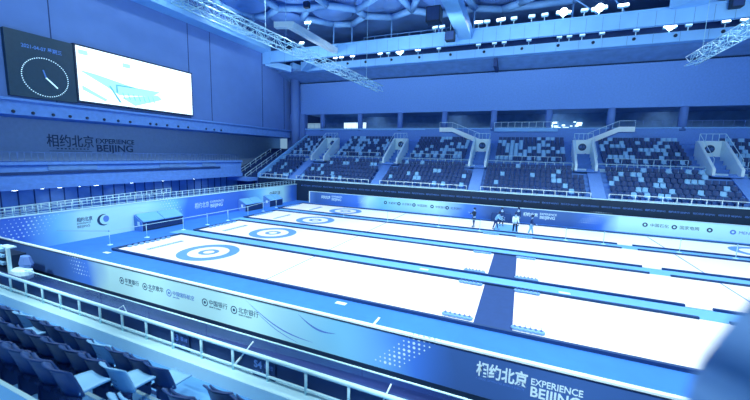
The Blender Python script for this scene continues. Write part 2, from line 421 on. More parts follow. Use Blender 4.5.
# ================================================================= BOARDS
def dots(gb, cx, cz, plane, axis, n, m, sp, slant, r0=0.05, sign=1):
    """patch of printed dots, biggest in the middle"""
    for a in range(n):
        for b_ in range(m):
            u = cx + (a-(n-1)/2)*sp + (b_-(m-1)/2)*slant; w = cz + (b_-(m-1)/2)*sp*.9
            r = r0*(1-.6*abs((a-(n-1)/2)/((n-1)/2+.6)))*(0.65+.35*random.random())
            vs = []
            for k in range(6):
                t = 2*PI*k/6
                uu, ww = u+r*math.cos(t), w+r*math.sin(t)
                vs.append((uu, plane, ww) if axis == 0 else (plane, uu, ww))
            gb.add(vs, [tuple(range(6))])
NY = -4.3
NAVY=(58,102,168); BLU=(66,128,226); CY=(186,246,248); CYB=(126,210,246)
ramp_mat('near_banner', 0, [(-9,NAVY),(-2.2,NAVY),(0.4,BLU),(1.8,CY),(9.5,CY),(13.4,CYB),(15.5,BLU),(16.8,NAVY),(24,NAVY)])
t = empty('advertising_board', (8, NY, 0), 0, 'long near advertising board with five sponsor logos and a pale to navy print', 'advertising board')
g = MB(); g.box(-9.8, 27, NY, NY+.1, 0.22, 1.43)
g.v = [(v[0], v[1], v[2]) for v in g.v]
def PB(gb, nm, m, par): 
    l = par.location; gb.v = [(v[0]-l.x, v[1]-l.y, v[2]-l.z) for v in gb.v]; return gb.build(nm, m, par)
panel = PB(g, 'banner_panel', 'near_banner', t)
# object coordinates of the banner are offset by its parent: keep the print in world metres
def shift_ramp(mn, axis, off):
    nt = MATS[mn].node_tree
    for n in nt.nodes:
        if n.type == 'MATH' and n.operation == 'MULTIPLY_ADD':
            a = nt.nodes.new('ShaderNodeMath'); a.operation = 'ADD'; a.inputs[1].default_value = off
            src = n.inputs[2].links[0].from_socket
            nt.links.new(src, a.inputs[0]); nt.links.new(a.outputs[0], n.inputs[2])
shift_ramp('near_banner', 0, 8)
g = MB(); g.box(-9.8, 27, NY-.02, NY+.12, 0.0, 0.24); PB(g, 'plinth', 'near_black', t)
g = MB(); g.box(-9.8, 27, NY-.03, NY-.0, 1.42, 1.455); PB(g, 'edge_strip', 'near_black', t)
g = MB(); g.box(-9.8, 27, NY-.03, NY+.09, 1.455, 1.51); PB(g, 'top_rail', 'white_paint', t)
g = MB(); dots(g, -0.6, 1.12, NY-.004, 0, 7, 6, 0.2, -.1); dots(g, 15.3, 1.0, NY-.004, 0, 6, 9, .15, .14, .055); PB(g, 'printed_dots', 'print_white', t)
def swoosh(gb, x0, z0, x1, z1, sag, w=.02, plane=NY-.004):
    k = 14; pts = []
    for i in range(k+1):
        s = i/k; pts.append((x0+(x1-x0)*s, z0+(z1-z0)*s - sag*math.sin(PI*s), w*math.sin(PI*s)+.002))
    vs = []
    for (x, z, ww) in pts: vs += [(x, plane, z-ww), (x, plane, z+ww)]
    gb.add(vs, [(2*i, 2*i+2, 2*i+3, 2*i+1) for i in range(k)])
g = MB(); swoosh(g, 9.4, 1.35, 12.2, .45, .25); swoosh(g, 11.6, 1.3, 13.0, .95, .18, .03); swoosh(g, 9.6, 1.2, 11.6, .3, .15, .012); PB(g, 'printed_swoosh', 'print_blue', t)
for (x, s, s2) in ((2.58, '华夏银行', 'HUAXIA BANK'), (4.07, '北京歌华', 'GEHUA'), (5.5, '中国国际航空', 'AIR CHINA'), (7.44, '中国银行', 'BANK OF CHINA'), (8.86, '北京银行', 'BANK OF BEIJING')):
    mm = 'textmid' if x == 5.5 else 'textdark'
    z = .86
    g = MB()
    n0 = 18
    for (r0, r1) in ((.115, .15), (.0, .055)):
        vs = []
        for k in range(n0):
            a = 2*PI*k/n0
            vs += [(x+r0*math.cos(a), NY-.005, z+r0*math.sin(a)), (x+r1*math.cos(a), NY-.005, z+r1*math.sin(a))]
        g.add(vs, [(2*k, 2*((k+1) % n0), 2*((k+1) % n0)+1, 2*k+1) for k in range(n0)])
    PB(g, 'sponsor_emblem', M[mm], t)
    text('sponsor_name', s, 0.23 if len(s) < 5 else .2, mm, (x+.2, NY-.005, z-.04), (1,0,0), (0,0,1), t, .002)
    text('sponsor_name_small', s2, 0.075, mm, (x+.22, NY-.005, z-.15), (1,0,0), (0,0,1), t, .002)
text('printed_title', '相约北京', .42, 'textlight', (17.22, NY-.005, .86), (1,0,0), (0,0,1), t, .002, bold=.012, sx=.74)
text('printed_subtitle', 'A SERIES OF WINTER SPORTS EVENTS', .07, 'textmid', (17.22, NY-.005, .72), (1,0,0), (0,0,1), t, .002)
text('printed_title', 'EXPERIENCE', .24, 'textlight', (18.52, NY-.005, .95), (1,0,0), (0,0,1), t, .002, bold=.004, sx=.85)
text('printed_title', 'BEIJING', .37, 'textlight', (18.52, NY-.005, .64), (1,0,0), (0,0,1), t, .002, bold=.008, sx=.9)

# far boards
FY = 24.5
ramp_mat('far_banner', 0, [(-7,(84,132,200)),(-6,NAVY),(-0.5,BLU),(1.2,CY),(2.8,CYB),(9.5,CY),(12.5,BLU),(15,NAVY),(22.5,NAVY),(25.2,BLU),(26.5,CY),(45,CY)])
shift_ramp('far_banner', 0, 15)
t = empty('advertising_board', (15, FY, 0), 0, 'long far advertising board with sponsor logos below the dark stand front', 'advertising board')
g = MB(); g.box(-7.2, 58, FY, FY+.12, 0.0, 1.43); PB(g, 'banner_panel', 'far_banner', t)
g = MB(); g.box(-7.2, 58, FY-.03, FY+.16, 1.43, 1.49); PB(g, 'top_rail', 'rail_far', t)
g = MB(); g.box(-7.25, -7.1, FY-.04, FY+.16, 0, 1.49); PB(g, 'end_post', 'white_paint', t)
g = MB(); dots(g, 24.6, 1.1, FY-.006, 0, 9, 7, .2, .15, .06); dots(g, .6, 1.0, FY-.006, 0, 6, 6, .2, .15, .05); PB(g, 'printed_dots', 'print_white', t)
def farlogo(x, s, mm, r=.26, sz=.34):
    g = MB(); n0 = 16; vs = []
    for k in range(n0):
        a = 2*PI*k/n0
        vs += [(x+r*.45*math.cos(a), FY-.006, .85+r*.45*math.sin(a)), (x+r*math.cos(a), FY-.006, .85+r*math.sin(a))]
    g.add(vs, [(2*k, 2*((k+1) % n0), 2*((k+1) % n0)+1, 2*k+1) for k in range(n0)]); PB(g, 'sponsor_emblem', M[mm], t)
    if s: text('sponsor_name', s, sz, mm, (x+.36, FY-.006, .74), (1,0,0), (0,0,1), t, .002)
for x, s in ((3.4, '华夏银行'), (5.1, '北京歌华'), (6.9, '中国国航'), (9.0, '中国银行'), (10.7, '北京银行')): farlogo(x, s, 'textdark', .2, .3)
for x, s in ((28.5, '中国石化'), (30.6, '国家电网'), (33.0, ''), (34.5, 'MENGNIU'), (36.7, '')): farlogo(x, s, 'textdark' if x < 34 else 'textmid', .2, .34)
for x in (-5.4, 18.4):
    text('printed_title', '相约北京', .42, 'textlight', (x, FY-.006, .72), (1,0,0), (0,0,1), t, .002, bold=.01, sx=.8)
    text('printed_title', 'EXPERIENCE', .27, 'textlight', (x+1.5, FY-.006, .95), (1,0,0), (0,0,1), t, .002, bold=.004)
    text('printed_title', 'BEIJING', .42, 'textlight', (x+1.5, FY-.006, .56), (1,0,0), (0,0,1), t, .002, bold=.006)

# left boards (prints run along y)
LX = -9.9
ramp_mat('left_banner', 1, [(-9,(66,120,220)),(-2.6,(66,120,220)),(-0.6,CYB),(1.0,CY),(5.0,CY),(7.6,CYB),(8.8,BLU),(15.5,(60,112,206)),(18.2,CYB),(19.6,CY),(22.6,CY),(24.6,BLU),(26,NAVY)])
shift_ramp('left_banner', 1, 10)
t = empty('advertising_board', (LX, 10, 0), 0, 'tall left advertising board with crescent logo, cyan in its middle', 'advertising board')
g = MB(); g.box(LX-.12, LX, -4.1, 26.0, 0, 2.13); PB(g, 'banner_panel', 'left_banner', t)
g = MB(); g.box(LX-.16, LX+.03, -4.1, 26.0, 2.13, 2.2); PB(g, 'top_rail', 'rail_paint', t)
g = MB(); dots(g, -2.3, 1.45, LX+.005, 1, 11, 6, .24, .17, .06); dots(g, 7.2, 1.55, LX+.005, 1, 7, 7, .26, -.12, .07); PB(g, 'printed_dots', 'print_white', t)
text('printed_title', '相约北京', .34, 'textdark', (LX+.005, .3, 1.32), (0,1,0), (0,0,1), t, .002, sx=.7, bold=.006)
text('printed_title', 'EXPERIENCE', .17, 'textdark', (LX+.005, .3, 1.12), (0,1,0), (0,0,1), t, .002, sx=.88)
text('printed_title', 'BEIJING', .24, 'textdark', (LX+.005, .3, .88), (0,1,0), (0,0,1), t, .002, sx=.97)
g = MB(); pts = []
n0 = 22
for k in range(n0+1):
    a = math.radians(60 + 250*k/n0); w = .17*math.sin(PI*k/n0)
    pts += [(LX+.006, 1.95+(.42)*math.cos(a), 1.2+.42*math.sin(a)), (LX+.006, 1.95+(.42-w)*math.cos(a), 1.2+(.42-w)*math.sin(a))]
g.add(pts, [(2*k, 2*k+2, 2*k+3, 2*k+1) for k in range(n0)])
PB(g, 'crescent_logo', M['textdark'], t)
g = MB(); pts = [(LX+.006, 2.12+.2*math.cos(2*PI*k/14), 1.26+.24*math.sin(2*PI*k/14)) for k in range(14)]; g.add(pts, [tuple(range(14))]); PB(g, 'crescent_logo_disc', 'line_blue', t)
text('printed_title', '相约北京', .6, 'textlight', (LX+.005, 9.6, 1.0), (0,1,0), (0,0,1), t, .002, sx=.68)
text('printed_title', 'EXPERIENCE', .3, 'textlight', (LX+.005, 11.35, 1.3), (0,1,0), (0,0,1), t, .002)
text('printed_title', 'BEIJING', .46, 'textlight', (LX+.005, 11.35, .86), (0,1,0), (0,0,1), t, .002, bold=.006)
farg = MB()
text('sponsor_name', '中国石油', .5, 'textdark', (LX+.005, 20.0, 1.2), (0,1,0), (0,0,1), t, .002)

# ================================================================= RAILINGS
def railing(p, q, h, step, r=.02, label='', cat='railing', group=None, m='rail_paint', mids=(0.5,), z=None, ends=True, bar_low=True, postr=None):
    p = Vector(p); q = Vector(q); L = (q-p).length; n = max(1, round(L/step)); n = min(n, 99)
    t = empty('railing', p, 0, label, cat, group)
    g = MB(); g.tube((0,0,h), q-p+Vector((0,0,h)), r); g.build('handrail', m, t, smooth=True)
    for k in mids:
        g = MB(); g.tube((0,0,h*k), q-p+Vector((0,0,h*k)), r*.7, 6); g.build('mid_rail', m, t, smooth=True)
    pm = None
    for i in range(n+1):
        d = (q-p)*(i/n)
        if pm is None:
            g = MB(); g.tube((0,0,0), (0,0,h), (postr or r), 6); pm = g.build('post', m, t, smooth=True); pm.location = d
        else:
            c = pm.copy(); COL.objects.link(c); c.parent = t; c.location = d
    return t
railing((-10.05,-4.0,2.2), (-10.05,25.8,2.2), .52, .6, .022, 'white tube railing standing along the top of the left advertising board', m='rail_paint', mids=(.15,.6))
railing((-12.2,-4.2,1.9), (-12.2,9.0,2.3), .5, .45, .03, 'white ramp railing behind the left advertising board', m='rail_paint', mids=(.2,.6))
railing((-18.0,-6,5.1), (-18.0,23.5,5.1), .8, .42, .015, 'thin grey blue railing along the left gallery balcony', m='wall_blue', mids=(.1,))
railing((-18.7,-6,22.9), (-18.7,30,22.9), 1.0, 1.2, .04, 'dark blue railing on top of the left roof cornice', m='dark_blue', mids=(.5,))
railing((-3.5,32.2,21.45), (9.5,32.2,21.45), .9, 1.6, .04, 'pale railing on the front roof catwalk left of the big crossbeam', m='roof_pipe', mids=(.5,))

# ================================================================= FAR STAND
SX0, SX1 = -16.3, 60
RY0, RD, RZ0, RH = 26.3, 0.80, 2.75, 0.45      # lower rows
# steps as one solid
pts = [(25.6, 0), (25.6, 2.75)]
for i in range(6):
    y = RY0 - .45 + i*RD; z = RZ0 + i*RH
    pts += [(y, z), (y+RD, z)] if i else [(y+RD, z)]
yT = RY0 - .45 + 6*RD
pts += [(yT, 5.2), (31.3, 5.2), (31.3, 5.45), (32.0, 5.45)]
UY0, UD, UZ0, UH = 32.3, 0.75, 5.9, 0.42
for i in range(7):
    y = UY0 - .4 + i*UD; z = UZ0 + i*UH
    pts += [(y, z), (y+UD, z)]
pts += [(38.0, 8.65), (38.0, 0)]
g = MB(); g.prism(pts, 0, SX0, SX1); struct(g.build('floor_far_stand', 'stand_concrete'))
g = MB(); g.box(SX0, SX1, 25.5, 25.59, 0, 2.8); struct(g.build('wall_stand_front', 'near_black'))
g = MB(); g.box(SX0, SX1, 25.45, 25.66, 2.74, 2.84); struct(g.build('trim_stand_front', 'rail_far'))
x = -9.2; k = 0
while x < 41:
    o = text('wall_lettering', '相约北京 BEIJING', .2, 'textmid', (x, 25.49, 2.0), (1,0,0), (0,0,1), None, .002); struct(o); x += 1.72
AIS = [-10.8, 1.4, 13.2, 25.0, 36.8]
VOM = [(-10.5,-8.4), (0.8,2.7), (12.0,13.85), (23.3,25.2), (34.8,36.9)]
# aisle carpets on the lower tier
for ax in AIS:
    g = MB()
    g.prism([(RY0-.45, RZ0-.1), (RY0-.45+6*RD, RZ0+6*RH-.1), (RY0-.45+6*RD, RZ0+6*RH+.06), (RY0-.45, RZ0+.12)], 0, ax-.6, ax+.6)
    o = g.build('floor_aisle_steps', 'wall_far'); struct(o)
g = MB(); g.box(SX0, SX1, 31.05, 31.3, 5.2, 5.5); struct(g.build('trim_mid_parapet', 'rail_far'))
# vomitories
vlab = ['at the left end of the far stand', 'second from the left in the far stand', 'below the parapet rising left', 'below the parapet rising right', 'rightmost in the far stand']
for (x0, x1), lab in zip(VOM, vlab):
    t = empty('stair_portal', ((x0+x1)/2, 33, 5.2), 0, 'stairway portal with round sign ' + lab, 'stairway', None)
    g = MB()
    for xa, xb in ((x0-.12, x0+.12), (x1-.12, x1+.12)):
        g.prism([(29.9, 5.2), (34.4, 5.2), (34.4, 8.75), (33.9, 8.75), (29.9, 5.95)], 0, xa, xb)
    PB(g, 'side_wall', 'white_paint', t)
    g = MB(); g.box(x0, x1, 34.2, 34.5, 5.2, 8.8); PB(g, 'back_wall', 'white_paint', t)
    g = MB(); g.box(x0-.12, x1+.12, 29.8, 34.2, 5.2, 5.32); PB(g, 'landing', 'stand_concrete', t)
    g = MB(); cx = (x0+x1)/2
    g.add([(cx+.42*math.cos(2*PI*k/24), 34.19, 7.95+.42*math.sin(2*PI*k/24)) for k in range(24)], [tuple(range(24))]); PB(g, 'section_sign', 'textdark' if 0 else 'print_navy', t)
    text('section_sign_text', '看台', .34, 'textmid', (cx-.34, 34.18, 7.84), (1,0,0), (0,0,1), t, .002)
    g = MB()
    for kx, kz in ((-.55, 7.1), (-.1, 7.0), (.4, 7.1), (-.4, 6.4), (.3, 6.3)): g.box(cx+kx-.08, cx+kx+.08, 34.17, 34.2, kz-.1, kz+.1)
    PB(g, 'wall_light', 'dark_blue', t)
    g = MB(); g.path([(x0,33.95,9.5),(x1,33.95,9.5)], .03)
    for k in range(5): xx = x0+(x1-x0)*k/4; g.tube((xx,33.95,8.7),(xx,33.95,9.5), .025, 6)
    for xx in (x0, x1): g.path([(xx,33.95,9.5),(xx,30.2,6.9)], .03); g.path([(xx,30.2,6.9),(xx,30.2,6.1)], .025)
    PB(g, 'handrail', 'rail_far', t)
# ramps up to the ledge
for (xa, za, xb, zb, xc, lab) in ((12.2, 8.5, 8.4, 10.2, 6.6, 'pale stair parapet rising left from the middle portal to the ledge'), (25.0, 8.5, 28.2, 10.2, 29.8, 'pale stair parapet rising right from the portal to the ledge')):
    t = empty('stair_parapet', (xa, 36.9, za), 0, lab, 'stairway')
    g = MB(); g.prism([(xa, za-.25), (xb, zb-.3), (xc, zb-.3), (xc, zb+.3), (xb, zb+.3), (xa, za+.45)], 1, 36.8, 37.05); PB(g, 'parapet', 'white_paint', t)
    g = MB(); g.path([(xa, 36.9, za+1.2), (xb, 36.9, zb+1.0), (xc, 36.9, zb+1.0)], .03)
    for k in range(6):
        s = k/5; g.tube((xa+(xb-xa)*s, 36.9, za+.4+(zb-za)*s), (xa+(xb-xa)*s, 36.9, za+1.2+(zb-.2-za)*s), .02, 6)
    g.tube((xc, 36.9, zb+.3), (xc, 36.9, zb+1.0), .02, 6)
    PB(g, 'handrail', 'rail_far', t)
    g = MB(); g.prism([(xa, 8.0), (xb, zb-.4), (xc, zb-.4), (xc, 8.0)], 1, 37.1, 37.9); PB(g, 'stair_body', 'wall_far', t)
# rails of the far stand, one section per block
edges = [SX0] + AIS + [50]
bl = ['left end block', 'second block from the left', 'block left of the middle portal', 'block right of the middle portal', 'block left of the right portal', 'right end block']
for i in range(6):
    a = edges[i]+.75 if i else edges[i]+.1; b_ = edges[i+1]-.75
    railing((a, 25.6, 2.84), (b_, 25.6, 2.84), .48, 1.0, .035, 'white front railing of the far lower tier at the ' + bl[i], m='white_paint', mids=(.1,), group='far stand front railings')
    va = (VOM[i-1][1]+.2) if i else SX0+.2; vb = (VOM[i][0]-.2) if i < 5 else 50
    railing((va, 31.2, 5.45), (vb, 31.2, 5.45), .62, .95, .05, 'white railing between lower and upper tier at the ' + bl[i], m='rail_far', mids=(.1,), group='far stand mid railings')
    railing((va+1, 32.0, 5.9), (vb-1.1, 32.0, 5.9), .8, 1.5, .03, 'thin railing before the upper tier seats at the ' + bl[i], m='rail_far', mids=(), group='far stand upper railings')
railing((-17, 38.0, 10.5), (4.2, 38.0, 10.5), .75, .9, .02, 'thin railing on the far ledge left of the stair parapets', m='wall_blue', mids=(.1,))
railing((14, 37.8, 10.5), (21.8, 37.8, 10.5), .75, .9, .03, 'pale railing on the far ledge between the two stair parapets', m='rail_far', mids=(.1,))
railing((29.9, 38.0, 10.5), (50, 38.0, 10.5), .75, .9, .02, 'thin railing on the far ledge at the right', m='wall_blue', mids=(.1,))
# left end wall of the stand, and the stairs beside it
g = MB(); g.prism([(25.5, 2.75), (37.8, 8.9), (37.8, 9.5), (25.5, 3.35)], 0, -16.6, -16.25); struct(g.build('wall_stand_end', 'beam_white'))
g = MB(); g.prism([(25.5, 0), (37.8, 0), (37.8, 7.0), (27, 2.6), (25.5, 2.6)], 0, -24, -16.6); struct(g.build('floor_left_stair', 'carpet_navy'))
for k, (x, y0_) in enumerate(((-18.2, 24.8), (-19.8, 24.2))):
    railing((x, y0_, 2.4), (x, y0_+8, 6.2), .7, 1.2, .04, 'sloping railing of the corner stairs, %s one' % ('right hand' if k == 0 else 'left hand'), m='rail_far', mids=(.4,))
g = MB(); g.box(-24, -16.6, 23.6, 25.5, 2.3, 2.75); struct(g.build('floor_corner_landing', 'stand_concrete'))
# concourse items behind the ledge
g = MB(); g.box(-10.0, -6.0, 38.9, 39.1, 10.5, 11.5); o = g.build('notice_board', 'self_glow_white'); tag(o, 'bright white notice board standing on the far ledge at the left', 'notice board')  # the board's brightness is its own emission
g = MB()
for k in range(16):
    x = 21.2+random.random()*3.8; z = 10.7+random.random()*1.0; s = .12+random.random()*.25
    g.box(x-s, x+s, 42.9, 43.0, z-s*.6, z+s*.6)  # glowing boxes stand in for reflections in the concourse glass
o = g.build('painted_reflections', 'self_glow_white'); tag(o, 'broken bright reflections in the concourse window above the seats', 'painted reflection')

# ---- far seats
def far_seat_mesh(name, m):
    g = MB()
    # curved back
    vs = []
    for z in (0, .22, .42):
        for k in range(5):
            x = -.22+.11*k; cv = .05*((x/.22)**2)
            vs.append((x, .16+z*.2-cv, .38+z))
    n = len(vs); vs += [(v[0], v[1]+.04, v[2]) for v in vs]
    fs = []
    for r in range(2):
        for k in range(4):
            a = r*5+k; fs += [(a, a+1, a+6, a+5), (n+a+5, n+a+6, n+a+1, n+a)]
    for k in range(4): fs += [(k, n+k, n+k+1, k+1), (10+k, 11+k, n+11+k, n+10+k)]
    for r in range(2): fs += [(r*5, r*5+5, n+r*5+5, n+r*5), (r*5+4, n+r*5+4, n+r*5+9, r*5+9)]
    g.add(vs, fs)
    g.box(-.21, .21, -.2, .16, .36, .42); g.box(-.03, .03, .0, .16, 0, .38)
    me = bpy.data.meshes.new(name); me.from_pydata(g.v, [], g.f); me.materials.append(M[m]); me.update()
    return me, g
me_d, gd = far_seat_mesh('stadium_seat', 'seatfar'); me_p, gp = far_seat_mesh('stadium_seat_pale', 'seatpale')
def block_of(x, cuts):
    return sum(1 for c in cuts if x > c)
seats = []
for i in range(6):
    y = RY0 + i*RD; z = RZ0 + i*RH
    x = SX0+.5
    while x < 50:
        if all(abs(x-a) > .85 for a in AIS) and not (i >= 4 and any(a-.5 < x < b_+.5 for a, b_ in VOM)):
            pr = .10 + .22*max(0, (x-18)/25); pr = .2 if x < -8 else pr
            seats.append((x, y, z, random.random() < pr, 'lower', i))
        x += .52
for i in range(7):
    y = UY0 + i*UD; z = UZ0 + i*UH
    x = SX0+.6
    while x < 50:
        if all(not (a-.5 < x < b_+(.5 if i else .5)) for a, b_ in VOM) and not any(abs(x-(a+b_)/2)<1.9 for a, b_ in VOM) :
            pr = .40 if i < 6 else .2
            seats.append((x, y, z, random.random() < pr, 'upper', i))
        x += .52
def vis(s):
    d = Vector(s[:3])+Vector((0,0,.6))-CP; f = d.dot(Fw)
    if f < 1: return None
    u = 375+344.66*d.dot(Rr)/f
    return f if -5 < u < 755 else None
cand = []
for s in seats:
    f = vis(s)
    if f: cand.append((f, s))
cand.sort(key=lambda a: a[0])
NIND = 230
rowname = ['first', 'second', 'third', 'fourth', 'fifth', 'sixth', 'seventh']
rest = {True: MB(), False: MB()}
for j, (f, s) in enumerate(cand):
    x, y, z, pale, tier, i = s
    if j < NIND:
        o = bpy.data.objects.new('stadium_seat', me_p if pale else me_d); COL.objects.link(o); o.location = (x, y, z)
        b_ = bl[block_of(x, AIS)]
        tag(o, '%s seat, far %s tier, %s row, %s' % ('pale cyan' if pale else 'dark navy', tier, rowname[i], b_), 'seat',
            '%s seats of the %s row, far %s tier, %s' % ('pale' if pale else 'navy', rowname[i], tier, b_))
    else:
        gb = rest[pale]; src = gp
        gb.add([(v[0]+x, v[1]+y, v[2]+z) for v in src.v], src.f)
print('far seats', len(cand))
o = rest[False].build('far_stand_seats', 'seat_far_navy'); tag(o, 'many more dark navy seats filling the far stand rows', 'seats', kind='stuff')
o = rest[True].build('far_stand_seats', 'seat_pale'); tag(o, 'many more pale cyan seats scattered through the far stand rows', 'seats', kind='stuff')

# ================================================================= SCREENS (left wall)
t = empty('video_screen', (-19.6, 12, 10.3), 0, 'large bright video screen on the left wall showing a rink view', 'screen')
g = MB(); g.box(-20.0, -19.55, 5.86, 17.85, 10.45, 15.55); PB(g, 'housing', 'near_black', t)
g = MB(); g.box(-19.55, -19.5, 6.0, 17.7, 10.6, 15.4); PB(g, 'display', 'led_white', t)
def poly(gb, pts, x=-19.495): gb.add([(x, 5.8+(p[0]-5.7)*.93, p[1]) for p in pts], [tuple(range(len(pts)))])
g = MB(); poly(g, [(6.0,13.3),(7.4,13.2),(11.2,12.6),(14.2,12.6),(13.2,12.0),(9.6,11.6),(8.2,12.3)]); poly(g, [(9.8,11.4),(13.9,12.2),(14.4,11.8),(11.2,10.75)]); poly(g, [(6.2,12.0),(8.4,11.0),(8.2,10.8),(6.2,11.6)])
poly(g, [(6.1,15.1),(6.9,15.1),(6.9,14.7),(6.1,14.7)]); poly(g, [(10.1,14.8),(10.9,14.8),(10.9,14.4),(10.1,14.4)]);PB(g, 'rink_picture', 'led_cyan', t)
g = MB(); poly(g, [(8.6,12.35),(8.8,12.35),(9.8,10.9),(9.55,10.9)], -19.49); poly(g, [(9.3,12.6),(11.3,12.62),(11.3,12.52),(9.3,12.45)], -19.49); poly(g, [(9.3,12.5),(9.45,12.5),(9.5,11.8),(9.3,11.8)], -19.49)
for k in range(7): poly(g, [(9.9+k*.55,11.9+k*.02),(9.98+k*.55,11.9),(10.2+k*.55,11.3),(10.1+k*.55,11.3)], -19.49)
PB(g, 'rink_lines', 'led_blue', t)
text('caption', 'CURLING  WELCOME', .3, 'led2', (-19.49, 13.4, 14.45), (0,1,-.02), (0,0,1), t, .001)
t = empty('scoreboard_clock', (-19.6, 3.6, 10.3), 0, 'dark teal board with date and dotted round clock left of the video screen', 'clock')
g = MB(); g.box(-20.0, -19.62, 1.35, 5.86, 10.35, 15.45); PB(g, 'panel', 'screen_panel', t)
cy, cz, rr = 3.72, 12.12, 1.55
ry = 1.55
g = MB()
for k in range(60):
    a = 2*PI*k/60; yy, zz = cy+ry*math.cos(a), cz+rr*math.sin(a); s = .032
    g.box(-19.62, -19.6, yy-s, yy+s, zz-s, zz+s)
PB(g, 'minute_dots', 'led_dot', t)
g = MB(); g.bar((-19.6, cy, cz), (-19.6, cy+.75, cz-.75), .05, .09); PB(g, 'minute_hand', 'led_dot', t)
g = MB(); g.bar((-19.6, cy, cz), (-19.6, cy-.15, cz+.6), .05, .09); PB(g, 'hour_hand', 'led_dim', t)
text('date_text', '2021-04-07 星期三', .4, 'dim', (-19.6, 2.3, 14.25), (0,1,0), (0,0,1), t, .003, sx=.85, bold=.006)
# wall sign
t = empty('wall_sign', (-23.99, 9, 6), 0, 'dark lettering reading EXPERIENCE BEIJING on the recessed left wall', 'sign')
text('chinese_title', '相约北京', 1.32, 'textdark', (-23.98, 5.25, 6.45), (0,1,0), (0,0,1), t, .02, sx=.76, bold=.008)
g = MB(); g.box(-23.99, -23.97, 5.4, 9.0, 5.93, 5.97)
for k in range(9): g.box(-23.99, -23.97, 6.0+k*.32, 6.16+k*.32, 6.12, 6.24)
PB(g, 'underline', M['textdark'], t)
text('english_title', 'EXPERIENCE', .72, 'textdark', (-23.98, 9.4, 6.82), (0,1,0), (0,0,1), t, .02, bold=.008, sx=1.0)
text('english_title', 'BEIJING', 1.05, 'textdark', (-23.98, 9.4, 5.95), (0,1,0), (0,0,1), t, .02, bold=.012, sx=1.1)

# fixtures in the left ledge and gallery soffit
for y in (1.4, 2.62, 3.96, 5.17, 6.49, 7.91, 9.18, 10.33, 12.42, 13.1, 14.38, 15.75, 17.07, 19.66, 20.91, 22.06):
    g = MB(); g.lathe([(.02,0),(.12,.0),(.13,.05),(.08,.09),(.02,.09)], 10); 
    g.v = [(v[2], v[0], v[1]) for v in g.v]
    o = g.build('ledge_fixture', 'near_black', smooth=True); o.location = (-19.58, y, 9.08)
    tag(o, 'small round dark fixture in the light ledge below the video screen', 'fixture', 'round fixtures in the left ledge')
for k, (y, big) in enumerate(((.7, 1), (2.4, .7), (3.6, .9), (5.1, .5), (6.4, 1), (9.6, .7), (13.0, .6), (17, .5))):
    t = empty('soffit_lamp', (-18.9, y, 2.9), 0, 'small oval downlight under the left gallery', 'lamp', 'downlights under the left gallery')
    g = MB(); g.lathe([(.02,0),(.32*big,0),(.36*big,.08),(.02,.08)], 16, sy=1.0); g.build('lamp_ring', 'near_black', t)
    g = MB(); g.lathe([(.02,-.06),(.2*big,-.05),(.3*big,0),(.02,.0)], 16); g.build('lamp_lens', 'lamp_glass', t, smooth=True)

# ================================================================= FLOODLIGHTS
def flood(x, y, z, r, bright, tilt, lab, grp):
    t = empty('floodlight', (x, y, z), 0, lab, 'floodlight', grp)
    g = MB(); g.tube((0,0,0), (0,0,.55), .05, 6); g.box(-.12,.12,-.12,.12,0,.05); g.build('pole', 'rail_paint', t)
    g = MB(); g.bbox(-r, r, -.12, .12, -.18, .18, .03)
    rot = Matrix.Rotation(tilt, 4, 'X') @ Matrix.Rotation(.25*(random.random()-.5), 4, 'Y')
    g.v = [tuple((rot @ Vector(v)) + Vector((0, -.05, .68))) for v in g.v]; g.build('lamp_housing', 'steel', t)
    if bright == 2:
        g = MB(); g.lathe([(.01,-.42),(.2,-.36),(.36,-.2),(.42,0),(.36,.2),(.2,.36),(.01,.42)], 16, (0,-.25,.7)); g.build('glare_globe', 'lamp_glass', t, smooth=True)  # added globe puts the glare around the brightest lamps into shape
    g = MB(); g.box(-r*.92, r*.92, -.15, -.12, -.15, .15)
    g.v = [tuple((rot @ Vector(v)) + Vector((0, -.05, .68))) for v in g.v]; g.build('lamp_lens', 'lamp_glass' if bright else 'lamp_soft', t)
for (x, br) in ((6.71,0),(7.57,0),(11.9,1),(12.85,0),(14.38,1),(15.78,0),(17.64,0),(18.94,0),(20.77,2),(22.73,0),(24.08,2),(26.16,1)):
    flood(x, 31.25, 21.5, .75 if br == 2 else (.5 if br else .35), br, -.5, '%s floodlight on the front roof beam' % ('large glaring' if br == 2 else 'bright' if br else 'small unlit looking'), '%s floodlights on the front roof beam' % ('glaring' if br == 2 else 'bright' if br else 'dim'))
for (x, br) in ((-9.24,1),(-8.22,1),(-6.39,1),(-1.95,1),(-.74,0),(1.03,2),(3.61,1),(6.48,0),(11.59,0),(13.53,0),(14.69,0),(17.51,0),(20.78,0),(21.82,0),(23.12,0),(25.05,0),(28.25,0),(31.19,2),(32.76,0),(35.71,1),(37.13,1)):
    flood(x, 34.6, 20.02, .6 if br == 2 else (.35 if br else .28), br, -.5, '%s floodlight on the rear roof beam' % ('large glaring' if br == 2 else 'bright' if br else 'small unlit looking'), '%s floodlights on the rear roof beam' % ('glaring' if br == 2 else 'bright' if br else 'dim'))
flood(-8.4, 26, 22.0, .5, 1, -.4, 'bright floodlight on the left crossbeam by its raised end', None)
flood(-13.0, 31.25, 21.5, .4, 1, -.4, 'bright floodlight on the front roof beam near the left corner', None)
